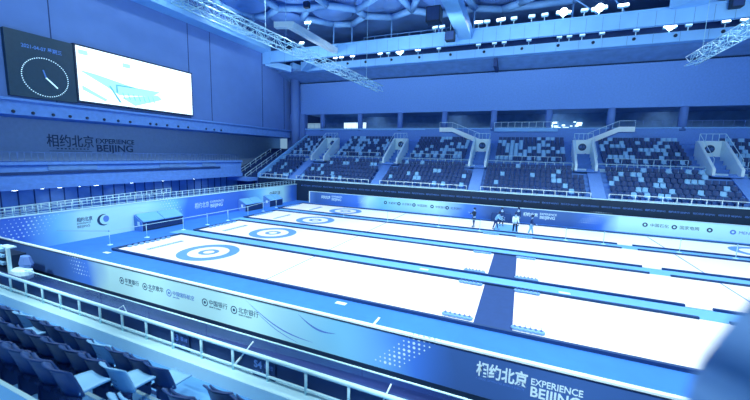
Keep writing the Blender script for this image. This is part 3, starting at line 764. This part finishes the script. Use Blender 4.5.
# round dark fixtures on the beam faces
for x in (-6.9,-4.0,0.0,4.0,8.2,12.4,16.8,20.7,24.2,28.0,31.6,35.4):
    g = MB(); g.lathe([(.02,0),(.16,.0),(.17,.1),(.1,.2),(.02,.2)], 12); g.v = [(v[0], -v[2], v[1]) for v in g.v]
    o = g.build('beam_spotlight', 'near_black', smooth=True); o.location = (x, 33.99, 19.6); tag(o, 'round dark spotlight on the face of the rear roof beam', 'spotlight', 'round spotlights on the rear roof beam')
# speakers
def speaker(x, y, z, s, lab):
    t = empty('loudspeaker', (x, y, z), 0, lab, 'loudspeaker')
    g = MB(); g.bbox(-s*.5, s*.5, -s*.4, s*.4, -s*.5, s*.5, .04); g.build('cabinet', 'near_black', t)
    g = MB(); g.box(-s*.42, s*.42, -s*.42, -s*.4, -s*.42, s*.42); g.build('grille', 'dark_blue', t)
    g = MB(); g.tube((0,0,s*.5), (0,0,25.0-z), .03, 6); g.build('bracket', 'steel', t)
speaker(9.5, 27.0, 19.6, 1.0, 'dark loudspeaker under the big central crossbeam'); speaker(9.0, 21.5, 19.9, 1.4, 'large dark loudspeaker cluster by the upper central crossbeam')
speaker(34.7, 30.3, 21.0, .9, 'dark loudspeaker box at the upper right corner'); speaker(-7.5, 24.3, 24.1, .7, 'small dark loudspeaker hanging on a cable beneath the roof cushions'); speaker(-9.6, 23.0, 19.3, 1.1, 'dark loudspeaker under the raised left crossbeam')
# ================================================================= TRUSSES
def truss(p, q, w, lab, m='steel', bay=.9):
    p = Vector(p); q = Vector(q); L = (q-p).length; d = (q-p)/L
    a = d.cross(Vector((0,0,1))).normalized()*w/2; u = Vector((0,0,1))*w/2
    t = empty('lighting_truss', p, 0, lab, 'truss')
    cs = [a+u, -a+u, -a-u, a-u]; n = int(L/bay)
    for c in cs:
        g = MB(); g.tube(c, c+d*L, .035, 6); g.build('chord', m, t, smooth=True)
    g = MB()
    for i in range(n):
        s0, s1 = d*(L*i/n), d*(L*(i+1)/n)
        for k in range(4):
            c0, c1 = cs[k], cs[(k+1) % 4]
            if i % 2: c0, c1 = c1, c0
            g.tube(c0+s0, c1+s1, .022, 5); g.tube(c0+s0, c1+s0, .018, 5)
    g.build('lacing', m, t)
    for s in (.25, .85):
        g = MB(); g.tube(d*L*s+u, d*L*s+u+Vector((0,0,25-(p.z+w/2))), .02, 5)
        g.build('hanging_cable', m, t)
truss((2.4, -1.0, 13.6), (2.9, 23.2, 13.6), .62, 'long silver lattice truss hanging at the upper left')
truss((28.4, 8, 13.6), (28.3, 19.0, 13.6), .6, 'short silver lattice truss hanging at the upper right')
truss((-17.7, 2, 23.2), (-17.4, 30, 22.8), 1.3, 'silver lattice truss lying along the left roof cornice', bay=1.2)

# ================================================================= RINKSIDE FURNITURE
def bench(y0, y1, lab):
    t = empty('equipment_bench', (-9.9+.55, (y0+y1)/2, 0), 0, lab, 'bench', None)
    L = (y1-y0)/2
    g = MB(); g.prism([(.42,0.02),(.42,.72),(-.45,1.2),(-.5,1.2),(-.5,.02)], 1, -L, L); g.build('cabinet', 'dark_blue', t)
    for a, b_ in ((-L+.04, -.03), (.03, L-.04)):
        g = MB(); g.prism([(.5,.72),(.5,.78),(-.45,1.29),(-.45,1.22)], 1, a, b_); g.build('lid', 'divider_carpet', t)
    g = MB(); g.prism([(.43,0),(.43,.74),(-.5,1.25),(-.5,0)], 1, -L-.05, -L); g.build('end_panel', 'stand_concrete', t); g = MB(); g.prism([(.43,0),(.43,.74),(-.5,1.25),(-.5,0)], 1, L, L+.05); g.build('end_panel', 'stand_concrete', t)
    g = MB(); g.box(-.1,.15,-L-.06,-L-.045,.45,.75); g.build('notice_label', 'white_paint', t)
    g = MB(); g.box(.42,.45,-L,L,.02,.1); g.build('kick_strip', 'near_black', t)
bench(4.1, 7.6, 'blue equipment bench with sloped pale lid, nearest of three by the left boards')
bench(15.0, 17.7, 'blue equipment bench with sloped pale lid, middle of three by the left boards')
bench(18.9, 21.2, 'blue equipment bench with sloped pale lid, farthest of three by the left boards')

def stanchion(x, y, lab, grp):
    t = empty('stanchion', (x, y, 0), 0, lab, 'barrier post', grp)
    g = MB(); g.lathe([(.02,0),(.17,0),(.16,.03),(.04,.06),(.02,.06)], 16); g.build('base', 'rail_paint', t, smooth=True)
    g = MB(); g.tube((0,0,.05), (0,0,.92), .022, 8); g.build('pole', 'rail_paint', t, smooth=True)
    g = MB(); g.lathe([(.02,.9),(.035,.9),(.035,1.0),(.02,1.02)], 10); g.build('belt_head', 'steel', t, smooth=True)
    return t
LS = [(-6.98,.63),(-6.9,3.05),(-6.85,5.98),(-6.85,8.3),(-6.85,10.6),(-6.9,13.2),(-7.6,16.2),(-8.1,19.0)]
for i, (x, y) in enumerate(LS):
    stanchion(x, y, 'thin belt barrier post on the left apron, %s from the front' % ['first','second','third','fourth','fifth','sixth','seventh','eighth'][i], 'barrier posts on the left apron')
g = MB()
for a, b_ in zip(LS, LS[1:]): g.bar((a[0],a[1],.95),(b_[0],b_[1],.95), .006, .04)
g.bar((-6.98,.63,.95),(-9.8,-.9,.95), .006, .04)
o = g.build('barrier_belt', 'rail_paint'); tag(o, 'thin pale belt strung between the barrier posts on the left apron', 'belt')
FS = [1.5, 6.3, 11.26, 14.9, 21.6, 24.2, 28.9, 32.0, 36.0]
for i, x in enumerate(FS):
    y = 18.0 if x > 10 else 17.7
    t = stanchion(x, y, 'slim white barrier post before the farthest sheet, %s from the left' % ['first','second','third','fourth','fifth','sixth','seventh','eighth','ninth'][i], 'barrier posts before the farthest sheet')
g = MB(); g.bar((1.5,17.7,.95),(14.9,18,.95), .006, .03); g.bar((21.6,18,.95),(36,18,.95), .006, .03)
o = g.build('barrier_belt', 'rail_paint'); tag(o, 'thin pale belt along the farthest sheet', 'belt')
# white marks on the apron
for (pts, lab) in (([(13.15,-1.9,13.12,-.95),(13.15,-1.9,15.3,-1.75)], 'thin white tape corner mark on the apron above the board dots'), ):
    g = MB()
    for a, b_, c, d in pts: g.bar((a,b_,.012),(c,d,.012), .09, .016)
    o = g.build('floor_tape', 'white_paint'); tag(o, lab, 'tape')
for (x, y, lab) in ((11.1, -.45, 'white sticker on the apron beside the near ice edge'), (-5.3, -.5, 'white sticker by the corner of the nearest sheet'), (13.2, 5.6, 'white sticker on the first divider strip, middle'), (20.3, 5.4, 'white sticker on the first divider strip, right of the carpet')):
    g = MB(); g.bbox(x-.25, x+.25, y-.12, y+.12, .02 if y > 0 else 0, .03 if y > 0 else .01, .003); o = g.build('floor_sticker', 'white_paint'); tag(o, lab, 'sticker')

# curling stones
def stone_proto():
    t = empty('curling_stone', (0,0,0), 0)
    g = MB(); g.lathe([(.02,0),(.07,0),(.125,.02),(.145,.055),(.145,.07),(.125,.1),(.08,.115),(.02,.118)], 18); g.build('granite_body', 'stone_granite', t, smooth=True)
    g = MB(); g.lathe([(.02,.115),(.06,.117),(.055,.13),(.02,.132)], 12); g.path([(0,-.02,.13),(0,-.01,.165),(0,.12,.17)], .014, 6); g.build('handle', 'stone_handle', t)
    return t
proto = stone_proto(); first = True
rows = [(15.45,.45,16.6,'left','nearest'),(18.1,.45,19.2,'right','nearest'),(15.45,4.5,16.55,'left','nearest far edge'),(18.12,4.5,19.2,'right','nearest far edge'),
        (18.1,6.5,19.2,'right','second'),(15.4,6.5,16.5,'left','second'),(15.4,10.7,16.5,'left','second far edge'),(18.1,10.7,19.2,'right','second far edge'),
        (15.4,17.0,16.6,'left','third'),(18.0,17.0,19.15,'right','third')]
for (x0, y, x1, side, nm) in rows:
    n = 6
    for k in range(n):
        o = proto if first else copy_tree(proto); first = False
        o.location = (x0+(x1-x0)*(k+.15)/n, y, .031)
        tag(o, 'curling stone in the row %s of the carpet, %s sheet' % (side, nm), 'curling stone', 'stones %s of the carpet, %s sheet' % (side, nm))
for (x, y0, y1, nm) in ((-5.35,.9,3.6,'nearest'),(-5.65,7.6,10.2,'second'),(-6.3,13.6,16.0,'third'),(-7.1,19.6,22.0,'farthest')):
    for k in range(8):
        o = copy_tree(proto); o.location = (x, y0+(y1-y0)*k/7, .031)
        tag(o, 'curling stone in the row at the left end of the %s sheet' % nm, 'curling stone', 'stones at the left end of the %s sheet' % nm)

# ================================================================= PEOPLE
def skin_mesh(name, nodes, edges, m, parent, sub=1, root=0):
    me = bpy.data.meshes.new(name); me.from_pydata([n[:3] for n in nodes], edges, [])
    o = bpy.data.objects.new(name, me); COL.objects.link(o)
    md = o.modifiers.new('s', 'SKIN'); md.use_smooth_shade = True
    for i, n in enumerate(nodes):
        r = n[3] if isinstance(n[3], tuple) else (n[3], n[3]); me.skin_vertices[0].data[i].radius = r
        me.skin_vertices[0].data[i].use_root = (i == root)
    sb = o.modifiers.new('b', 'SUBSURF'); sb.levels = sub; sb.render_levels = sub
    bpy.context.view_layer.update()
    dg = bpy.context.evaluated_depsgraph_get()
    nm = bpy.data.meshes.new_from_object(o.evaluated_get(dg)); nm.materials.clear(); nm.materials.append(M[m])
    for p in nm.polygons: p.use_smooth = True
    bpy.data.objects.remove(o)
    o = bpy.data.objects.new(name, nm); COL.objects.link(o)
    if parent: o.parent = parent
    return o
def person(x, y, rz, h, lab, shirt, pants, lean=0.0, arms=((.25,.1),(.25,.1)), stride=.06, z=0.0):
    """faces local -y; lean = forward bend in radians at the hips; arms = (shoulder swing, elbow bend) per side"""
    t = empty('person', (x, y, z), rz, lab, 'person')
    k = h/1.75
    hip = Vector((0, 0, .92))
    def up(d, f=0, s=0):   # point on the trunk d above the hips, f forward, s sideways
        c, sn = math.cos(lean), math.sin(lean)
        return hip + Vector((s, -(d*sn) - f*c, d*c - f*sn))
    nodes = []; edges = []
    def nd(p, r, par=None):
        nodes.append((p[0]*k, p[1]*k, p[2]*k, r*k if not isinstance(r, tuple) else (r[0]*k, r[1]*k))); i = len(nodes)-1
        if par is not None: edges.append((par, i))
        return i
    pel = nd(hip, (.145,.11)); ab = nd(up(.2), (.13,.095), pel); ch = nd(up(.4), (.155,.11), ab); nk0 = nd(up(.53), .075, ch); nk = nd(up(.6), .052, nk0)
    hb = nd(up(.66, .02), .075, nk); hc = nd(up(.75, .025), .095, hb); ht = nd(up(.83, .01), .07, hc)
    hands = []
    armpts = []
    for si, s in enumerate((-1, 1)):
        sw, el = arms[si]
        sh = up(.47, 0, s*.19); dn = Vector((s*.12, -math.sin(sw), -math.cos(sw))).normalized()
        e = sh + dn*.29; d2 = Vector((s*.02, -math.sin(sw+el), -math.cos(sw+el))).normalized(); w = e + d2*.25
        a = nd(sh, .06, ch); b_ = nd(e, .043, a); c = nd(w, .028, b_)
        p1 = nd(w+d2*.07, (.036,.018), c)
        armpts.append((sh, e, w))
        side = Vector((0, 1, 0)).cross(d2); side = Vector((1,0,0))
        acr = d2.cross(side).normalized()
        for q, ln in enumerate((.065, .075, .07, .055)):
            o1 = w+d2*.1+acr*(q-1.5)*.018; f1 = nd(o1, .0095, p1); f2 = nd(o1+d2*ln*.6+side*(-s)*.008, .0085, f1); nd(o1+d2*ln+side*(-s)*.022, .007, f2)
        th = nd(w+d2*.05+acr*-.04, .011, p1); nd(w+d2*.09+acr*-.055, .009, th)
    legs = []
    for s in (-1, 1):
        st = stride*s
        kn = Vector((s*.11, st*-.6-.03, .5)); an = Vector((s*.12, st*-1.4, .09)); to = an+Vector((s*.02, -.15, -.05))
        a = nd(hip+Vector((s*.09,0,-.08)), .088, pel); b_ = nd(kn, .06, a); c = nd(an, .04, b_); nd(to, (.042,.03), c)
        legs.append((kn, an, to))
    body = skin_mesh('body', nodes, edges, 'skin', t)
    # hair
    g = MB(); hcx = up(.76, 0)
    g.lathe([(.03,.125),(.075,.11),(.108,.06),(.115,.0),(.1,-.06),(.08,-.09)], 14, (hcx.x*k, (hcx.y+.012)*k, hcx.z*k), 1.08); g.build('hair', 'hair', t, smooth=True)
    # face: nose, eyes, mouth, ears
    f0 = up(.745, .125)
    g = MB(); g.add([(0,f0.y*k-.012,f0.z*k+.005),(-.014,f0.y*k+.012,f0.z*k-.02),(.014,f0.y*k+.012,f0.z*k-.02),(0,f0.y*k+.012,f0.z*k+.035)], [(0,1,2),(0,3,1),(0,2,3)])
    for s in (-1, 1): g.lathe([(.004,-.025),(.014,-.015),(.014,.015),(.004,.025)], 6, (s*.097*k, (f0.y+.12)*k, f0.z*k))
    g.build('nose_and_ears', 'skin', t)
    g = MB()
    for s in (-1, 1): g.lathe([(.003,-.008),(.011,0),(.003,.008)], 8, (s*.034*k, f0.y*k+.03, f0.z*k+.03))
    g.box(-.022, .022, f0.y*k+.022, f0.y*k+.034, f0.z*k-.052, f0.z*k-.044); g.build('eyes_and_mouth', 'hair', t)
    # clothes
    nodes2 = []; edges2 = []
    def n2(p, r, par=None):
        nodes2.append((p[0]*k, p[1]*k, p[2]*k, r*k if not isinstance(r, tuple) else (r[0]*k, r[1]*k))); i = len(nodes2)-1
        if par is not None: edges2.append((par, i))
        return i
    a0 = n2(up(-.06), (.17,.135)); a1 = n2(up(.2), (.155,.12), a0); a2 = n2(up(.42), (.175,.13), a1); a3 = n2(up(.54), .09, a2)
    for (sh, e, w) in armpts:
        b0 = n2(sh, .078, a2); b1 = n2(e, .06, b0); n2(w, .045, b1)
    skin_mesh('jacket', nodes2, edges2, shirt, t)
    nodes2 = []; edges2 = []
    c0 = n2(hip+Vector((0,0,.02)), (.155,.125))
    for s, (kn, an, to) in zip((-1, 1), legs):
        b0 = n2(hip+Vector((s*.09,0,-.1)), .105, c0); b1 = n2(kn, .078, b0); n2(an+Vector((0,0,.03)), .06, b1)
    skin_mesh('trousers', nodes2, edges2, pants, t)
    for s, (kn, an, to) in zip((-1, 1), legs):
        g = MB(); cx, cy_, = an.x*k, an.y*k
        g.bbox(cx-.055, cx+.055, cy_-.2, cy_+.07, 0.0, .09, .03); g.build('shoe', 'near_black', t, smooth=True)
    return t
person(14.2, 19.5, -.9, 1.78, 'person in a dark top standing alone at the left of the group', 'black', 'dark', arms=((.5,1.6),(.4,1.5)), z=.03)
person(16.1, 19.4, 1.2, 1.7, 'person in a light jacket bending forward at the left front of the group', 'seatpale', 'dark', lean=.5, arms=((.7,.5),(.6,.6)), z=.03, stride=.12)
person(17.75, 18.62, .2, 1.76, 'person in a white jacket and dark trousers in the group middle', 'white', 'black', arms=((.3,.6),(.3,.6)), z=.03)
person(16.5, 21.4, .3, 1.74, 'person in a dark top standing at the back between the front two people', 'dark', 'black', z=.03)
person(17.95, 22.3, -.4, 1.74, 'person in a dark jacket standing behind the white jacketed middle person', 'dark', 'black', z=.03)
person(19.0, 18.55, 1.4, 1.7, 'person in a dark top and light trousers walking at the right', 'dark', 'seatpale', lean=.12, arms=((.4,.8),(-.1,.5)), stride=.12, z=.03)

# ================================================================= NEAR STAND
RYN = -8.385
RZ = 2.70          # top of the handrail
g = MB(); g.box(-14, 30, RYN-.22, RYN+.08, 0.5, RZ-.47); struct(g.build('wall_near_parapet', 'rail_paint'))
g = MB(); g.box(-14, 30, RYN+.3, NY-.05, -0.02, 0.06); struct(g.build('floor_near_walkway', 'dark_deck'))
g = MB(); g.box(-14, 30, RYN+.08, RYN+.2, 0.0, RZ-.08); struct(g.build('trim_near_banner', 'dark_blue'))
NZ0, NH, ND, NY0 = 1.95, .38, .66, -9.28   # floor of first row, rise, depth, seat line
pts = [(RYN-.22, 0), (RYN-.22, NZ0)]
for i in range(7):
    y = NY0 - .36 - i*ND; z = NZ0 + i*NH
    pts += [(y, z), (y, z+NH)]
pts += [(NY0-.36-7*ND, NZ0+7*NH), (NY0-.36-7*ND, 0)]
g = MB(); g.prism(pts, 0, -14, 26); struct(g.build('floor_near_stand', 'tread_concrete'))
t = empty('railing', (0, RYN, RZ-.47), 0, 'thick white front railing of the near stand with upright posts', 'railing')
g = MB(); g.tube((-14,0,.46), (27,0,.46), .04, 10); g.build('handrail', 'rail_paint', t, smooth=True)
g = MB(); g.tube((-14,0,.1), (27,0,.1), .024, 8); g.build('mid_rail', 'rail_paint', t, smooth=True)
g = MB(); g.tube((0,0,0), (0,0,.46), .027, 8); pm = g.build('post', 'rail_paint', t, smooth=True)
x = 12.14-.85*30; fi = True
while x < 26.5:
    if fi: pm.location = (x, 0, 0); fi = False
    else:
        c = pm.copy(); COL.objects.link(c); c.parent = t; c.location = (x, 0, 0)
    x += .85
t = empty('glass_screen', (6, RYN+.18, RZ-.08), 0, 'clear glass screen with a bright top edge beyond the near railing', 'glass screen')
x = 4.9
while x < 26:
    g = MB(); g.box(x+.01-6, x+1.79-6, -.008, .008, 0, .28); g.build('pane', M['glass'], t); x += 1.8
g = MB(); g.box(-1.1, 20, -.012, .012, .28, .295); g.build('top_edge', 'rail_paint', t)
for (x, s_, lab) in ((11.25, 'S3', 'small dark hanging sign reading S3 on the near railing'), (13.5, 'S4', 'small dark hanging sign reading S4 on the near railing')):
    t = empty('section_sign', (x, RYN+.045, 2.2), 0, lab, 'sign')
    g = MB(); g.box(-.06, .48, 0, .012, .0, .4); g.build('sign_plate', 'dark_blue', t)
    text('sign_text', s_, .2, 'textmid' if s_ == 'S3' else 'line', (x-.02, RYN+.04, 2.41), (1,0,0), (0,0,1), t, .002, bold=.006)
    text('sign_text', '看台', .11, 'textmid', (x+.22, RYN+.04, 2.44), (1,0,0), (0,0,1), t, .002)
    text('sign_text', '观众席', .13, 'textmid', (x-.01, RYN+.04, 2.25), (1,0,0), (0,0,1), t, .002)
g = MB(); g.tube((13.0, RYN, 2.3), (13.4, RYN+.12, 2.85), .013, 6); g.tube((13.0, RYN, 2.3), (13.15, RYN+.05, 2.5), .024, 6)
o = g.build('flag_stick', 'white_paint', smooth=True); tag(o, 'slanting white stick leaning on the near railing left of the S4 sign', 'stick')
g = MB(); g.tube((16.05, RYN, 2.3), (16.25, RYN+.1, 2.85), .013, 6); g.tube((16.05, RYN, 2.3), (16.1, RYN+.04, 2.5), .024, 6)
o = g.build('flag_stick', 'white_paint', smooth=True); tag(o, 'slanting white stick leaning on the near railing at the lower middle', 'stick')
g = MB(); g.path([(9.3,RYN+.06,2.66),(9.5,RYN+.1,2.8),(9.7,RYN+.06,2.66)], .008, 6)
o = g.build('zip_tie', 'white_paint'); tag(o, 'thin pale wire loop behind the near railing at the left', 'wire')

# near seats
def near_seat(pale, down):
    m = 'seat_pale' if pale else 'seat_navy'
    t = empty('stadium_seat', (0,0,0))
    g = MB(); vs = []; NXs = 8; NZs = 6
    for a in range(NZs+1):
        z = .36 + .46*a/NZs
        for k in range(NXs+1):
            x = (-.23 + .46*k/NXs)*(1-.05*(a/NZs)**2); cv = .07*((x/.23)**2)
            y = -.12 - .13*(a/NZs)**1.2 + cv + (.0 if a < NZs else -.03)
            vs.append((x, y, z - (.03*(abs(x)/.23)**3 if a == NZs else 0)))
    n = len(vs); vs += [(v[0]*.98, v[1]-.028, v[2]) for v in vs]; fs = []; W_ = NXs+1
    for a in range(NZs):
        for k in range(NXs):
            i = a*W_+k; fs += [(i, i+1, i+W_+1, i+W_), (n+i+W_, n+i+W_+1, n+i+1, n+i)]
    for k in range(NXs): fs += [(k, n+k, n+k+1, k+1), (NZs*W_+k, NZs*W_+k+1, n+NZs*W_+k+1, n+NZs*W_+k)]
    for a in range(NZs): fs += [(a*W_, (a+1)*W_, n+(a+1)*W_, n+a*W_), (a*W_+NXs, n+a*W_+NXs, n+(a+1)*W_+NXs, (a+1)*W_+NXs)]
    g.add(vs, fs); bk = g.build('backrest', m, t, smooth=True)
    g = MB(); vs = []
    for a in range(7):
        s = a/6
        for k in range(7):
            x = (-.22 + .44*k/6)*(1-.12*s*s); dz = .035*(x/.22)**2 - (.03*s*s)
            if down: vs.append((x, -.1+.36*s, .40+dz))
            else: vs.append((x, -.085-.11*s**1.2+.9*.07*(x/.23)**2, .38+.36*s))
    n = len(vs); off = (0,0,-.035) if down else (0,.03,0)
    vs += [(v[0]+off[0], v[1]+off[1], v[2]+off[2]) for v in vs]; fs = []
    for a in range(6):
        for k in range(6):
            i = a*7+k; fs += [(i, i+1, i+8, i+7), (n+i+7, n+i+8, n+i+1, n+i)]
    for k in range(6): fs += [(k, n+k, n+k+1, k+1), (42+k, 43+k, n+43+k, n+42+k)]
    for a in range(6): fs += [(a*7, a*7+7, n+a*7+7, n+a*7), (a*7+6, n+a*7+6, n+a*7+13, a*7+13)]
    g.add(vs, fs); g.build('seat_pan', 'seat_pale' if (pale or down) else m, t, smooth=True)
    g = MB(); g.bbox(-.03, .03, -.2, .02, 0.0, .38, .01); g.bbox(-.2, .2, -.16, -.08, .3, .36, .01); g.build('bracket', 'dark_blue', t)
    if pale:
        g = MB()
        for k in range(-2, 3): 
            for zz in (.5, .56, .62): g.lathe([(.003,0),(.008,0),(.003,.004)], 6, (k*.03, -.2, zz))
        g.build('vent_holes', 'dark_blue', bk)
    return t
protos = {}
for pale in (0, 1):
    for down in (0, 1): protos[(pale, down)] = near_seat(pale, down)
used = set()
rn = ['front', 'second', 'third', 'fourth', 'fifth']
special = {(1, 10.7): 'pale', (2, 9.4): 'down'}
def put(key, x, y, z, lab, grp):
    if key in used: o = copy_tree(protos[key])
    else: o = protos[key]; used.add(key)
    o.location = (x, y, z); o.scale = (1.17, 1.1, 1.1)
    o.rotation_euler.z = random.uniform(-.03, .03)
    tag(o, lab, 'seat', grp)
def pix(x, y, z):
    d = Vector((x, y, z))-CP; f = d.dot(Fw)
    if f < .3: return None
    return 375+344.66*d.dot(Rr)/f, 200-344.66*d.dot(Uu)/f
SPEC = {(0, 'pale'): 10.9, (1, 'down'): 10.1, (2, 'down'): 12.4}
for i in range(3):
    y = NY0 - i*ND; z = NZ0 + i*NH
    for side in (0, 1):
        x = 12.38 if side == 0 else 13.80
        while -2 < x < 17.8:
            q = pix(x, y, z+.8)
            if q and -40 < q[0] < 360 and 250 < q[1] < 470:
                key = (0, 0); lab = 'dark navy folded seat, %s row of the near stand, %s of the aisle steps' % (rn[i], ('left', 'right')[side]); grp = 'navy folded seats %s near row %s' % (rn[i], ('left', 'right')[side])
                def near(v): return abs(x-v) < .275
                if side == 0:
                    if i == 0 and near(12.4): key = (0, 1); lab = 'navy seat with pale lowered pan at the aisle, front near row'; grp = None
                    if i == 0 and near(8.0): key = (1, 0); lab = 'pale blue folded seat at the left of the front near row'; grp = None
                    if i == 0 and near(10.7): key = (1, 0); lab = 'pale blue folded seat in the middle of the front near row'; grp = None
                    if i == 1 and near(12.2): key = (1, 1); lab = 'pale blue seat with lowered pan at the aisle, second near row'; grp = None
                    if i == 1 and near(9.3): key = (0, 1); lab = 'navy seat with a pale lowered pan at the left of the second near row'; grp = None
                    if i == 2 and near(12.2): key = (0, 1); lab = 'navy seat with a pale lowered pan at the aisle, third near row'; grp = None
                else:
                    if i == 2 and near(13.8): key = (1, 0); lab = 'pale blue folded seat right of the aisle, third near row'; grp = None
                put(key, x, y, z, lab, grp)
            x += -.55 if side == 0 else .55
for k_, o in protos.items():
    if k_ not in used:
        for c in list(o.children_recursive): bpy.data.objects.remove(c)
        bpy.data.objects.remove(o)
# thin light nosing strips and dark channels on the treads
for i in range(6):
    g = MB(); y = NY0-.36-i*ND; g.box(-2, 20, y-.05, y+.005, NZ0+(i+1)*NH, NZ0+(i+1)*NH+.01); struct(g.build('trim_near_nosing', 'rail_paint'))
    g = MB(); y = NY0-i*ND; z = NZ0+i*NH; g.box(-2, 20, y+.02, y+.08, z, z+.006); struct(g.build('trim_near_channel', 'carpet_navy'))
for i in range(5):
    g = MB(); y = NY0-.36-i*ND; z = NZ0+i*NH; g.box(12.72, 13.45, y, y+.24, z, z+NH*.5); struct(g.build('floor_aisle_half_step', 'tread_concrete'))

# camera rig with plastic cover at the left
t = empty('camera_cart', (-3.9, -5.25, 0.06), 0, 'dark trolley wrapped in clear plastic by the left end of the near board', 'trolley')
g = MB(); g.box(-.9, .5, -.3, .3, .1, 1.35); g.build('cart_body', 'near_black', t)
g = MB(); g.box(-.35,.5,-.3,.0,1.68,1.74); g.build('top_shelf', 'rail_far', t)
g = MB(); g.box(.4,.52,-.36,-.24,.3,1.72); g.build('upright', 'rail_paint', t)
for zz in (.9, 1.25):
    g = MB(); g.box(-1.0,.2,-.42,-.3,zz,zz+.12); g.build('shelf_edge', 'seat_pale', t)
g = MB(); g.lathe([(.05,0),(.55,.02),(.62,.2),(.55,.38),(.35,.45),(.05,.46)], 9, (1.0,-.1,.35), .6); g.build('plastic_bundle', 'clear_plastic', t)
g = MB(); g.lathe([(.05,0),(.4,.02),(.46,.15),(.3,.5),(.05,.55)], 7, (.9,.1,.8), .5); g.build('cover_sheet', 'wall_blue', t)
g = MB(); g.lathe([(.05,0),(.3,.02),(.34,.2),(.15,.35),(.05,.36)], 8, (-.9,-.1,1.3), .6); g.build('folded_cover', 'seat_pale', t)

# out-of-focus handrail right beside the camera
base = CP + Rr*.36 - Uu*.16 + Fw*.32
t = empty('railing_end', base, 0, 'blurred dark padded rail end close to the viewer at the lower right', 'railing')
def rel(r, u, f): return CP + Rr*r + Uu*u + Fw*f - base
g = MB()
F0 = .32
P0 = [rel((u-375)/344.66*F0, -(v-200)/344.66*F0, F0) for u, v in ((915, 268), (860, 304), (806, 350), (764, 404), (748, 462), (750, 560))]
for a_, b_ in zip(P0, P0[1:]): g.tube(a_, b_, .05, 16)
for a_ in P0[1:-1]: g.lathe([(.005,-.05),(.03,-.04),(.045,-.02),(.05,0),(.045,.02),(.03,.04),(.005,.05)], 16, a_)
g.build('padded_tube', 'curtain_blue', t, smooth=True)
print('objects', len(bpy.data.objects))
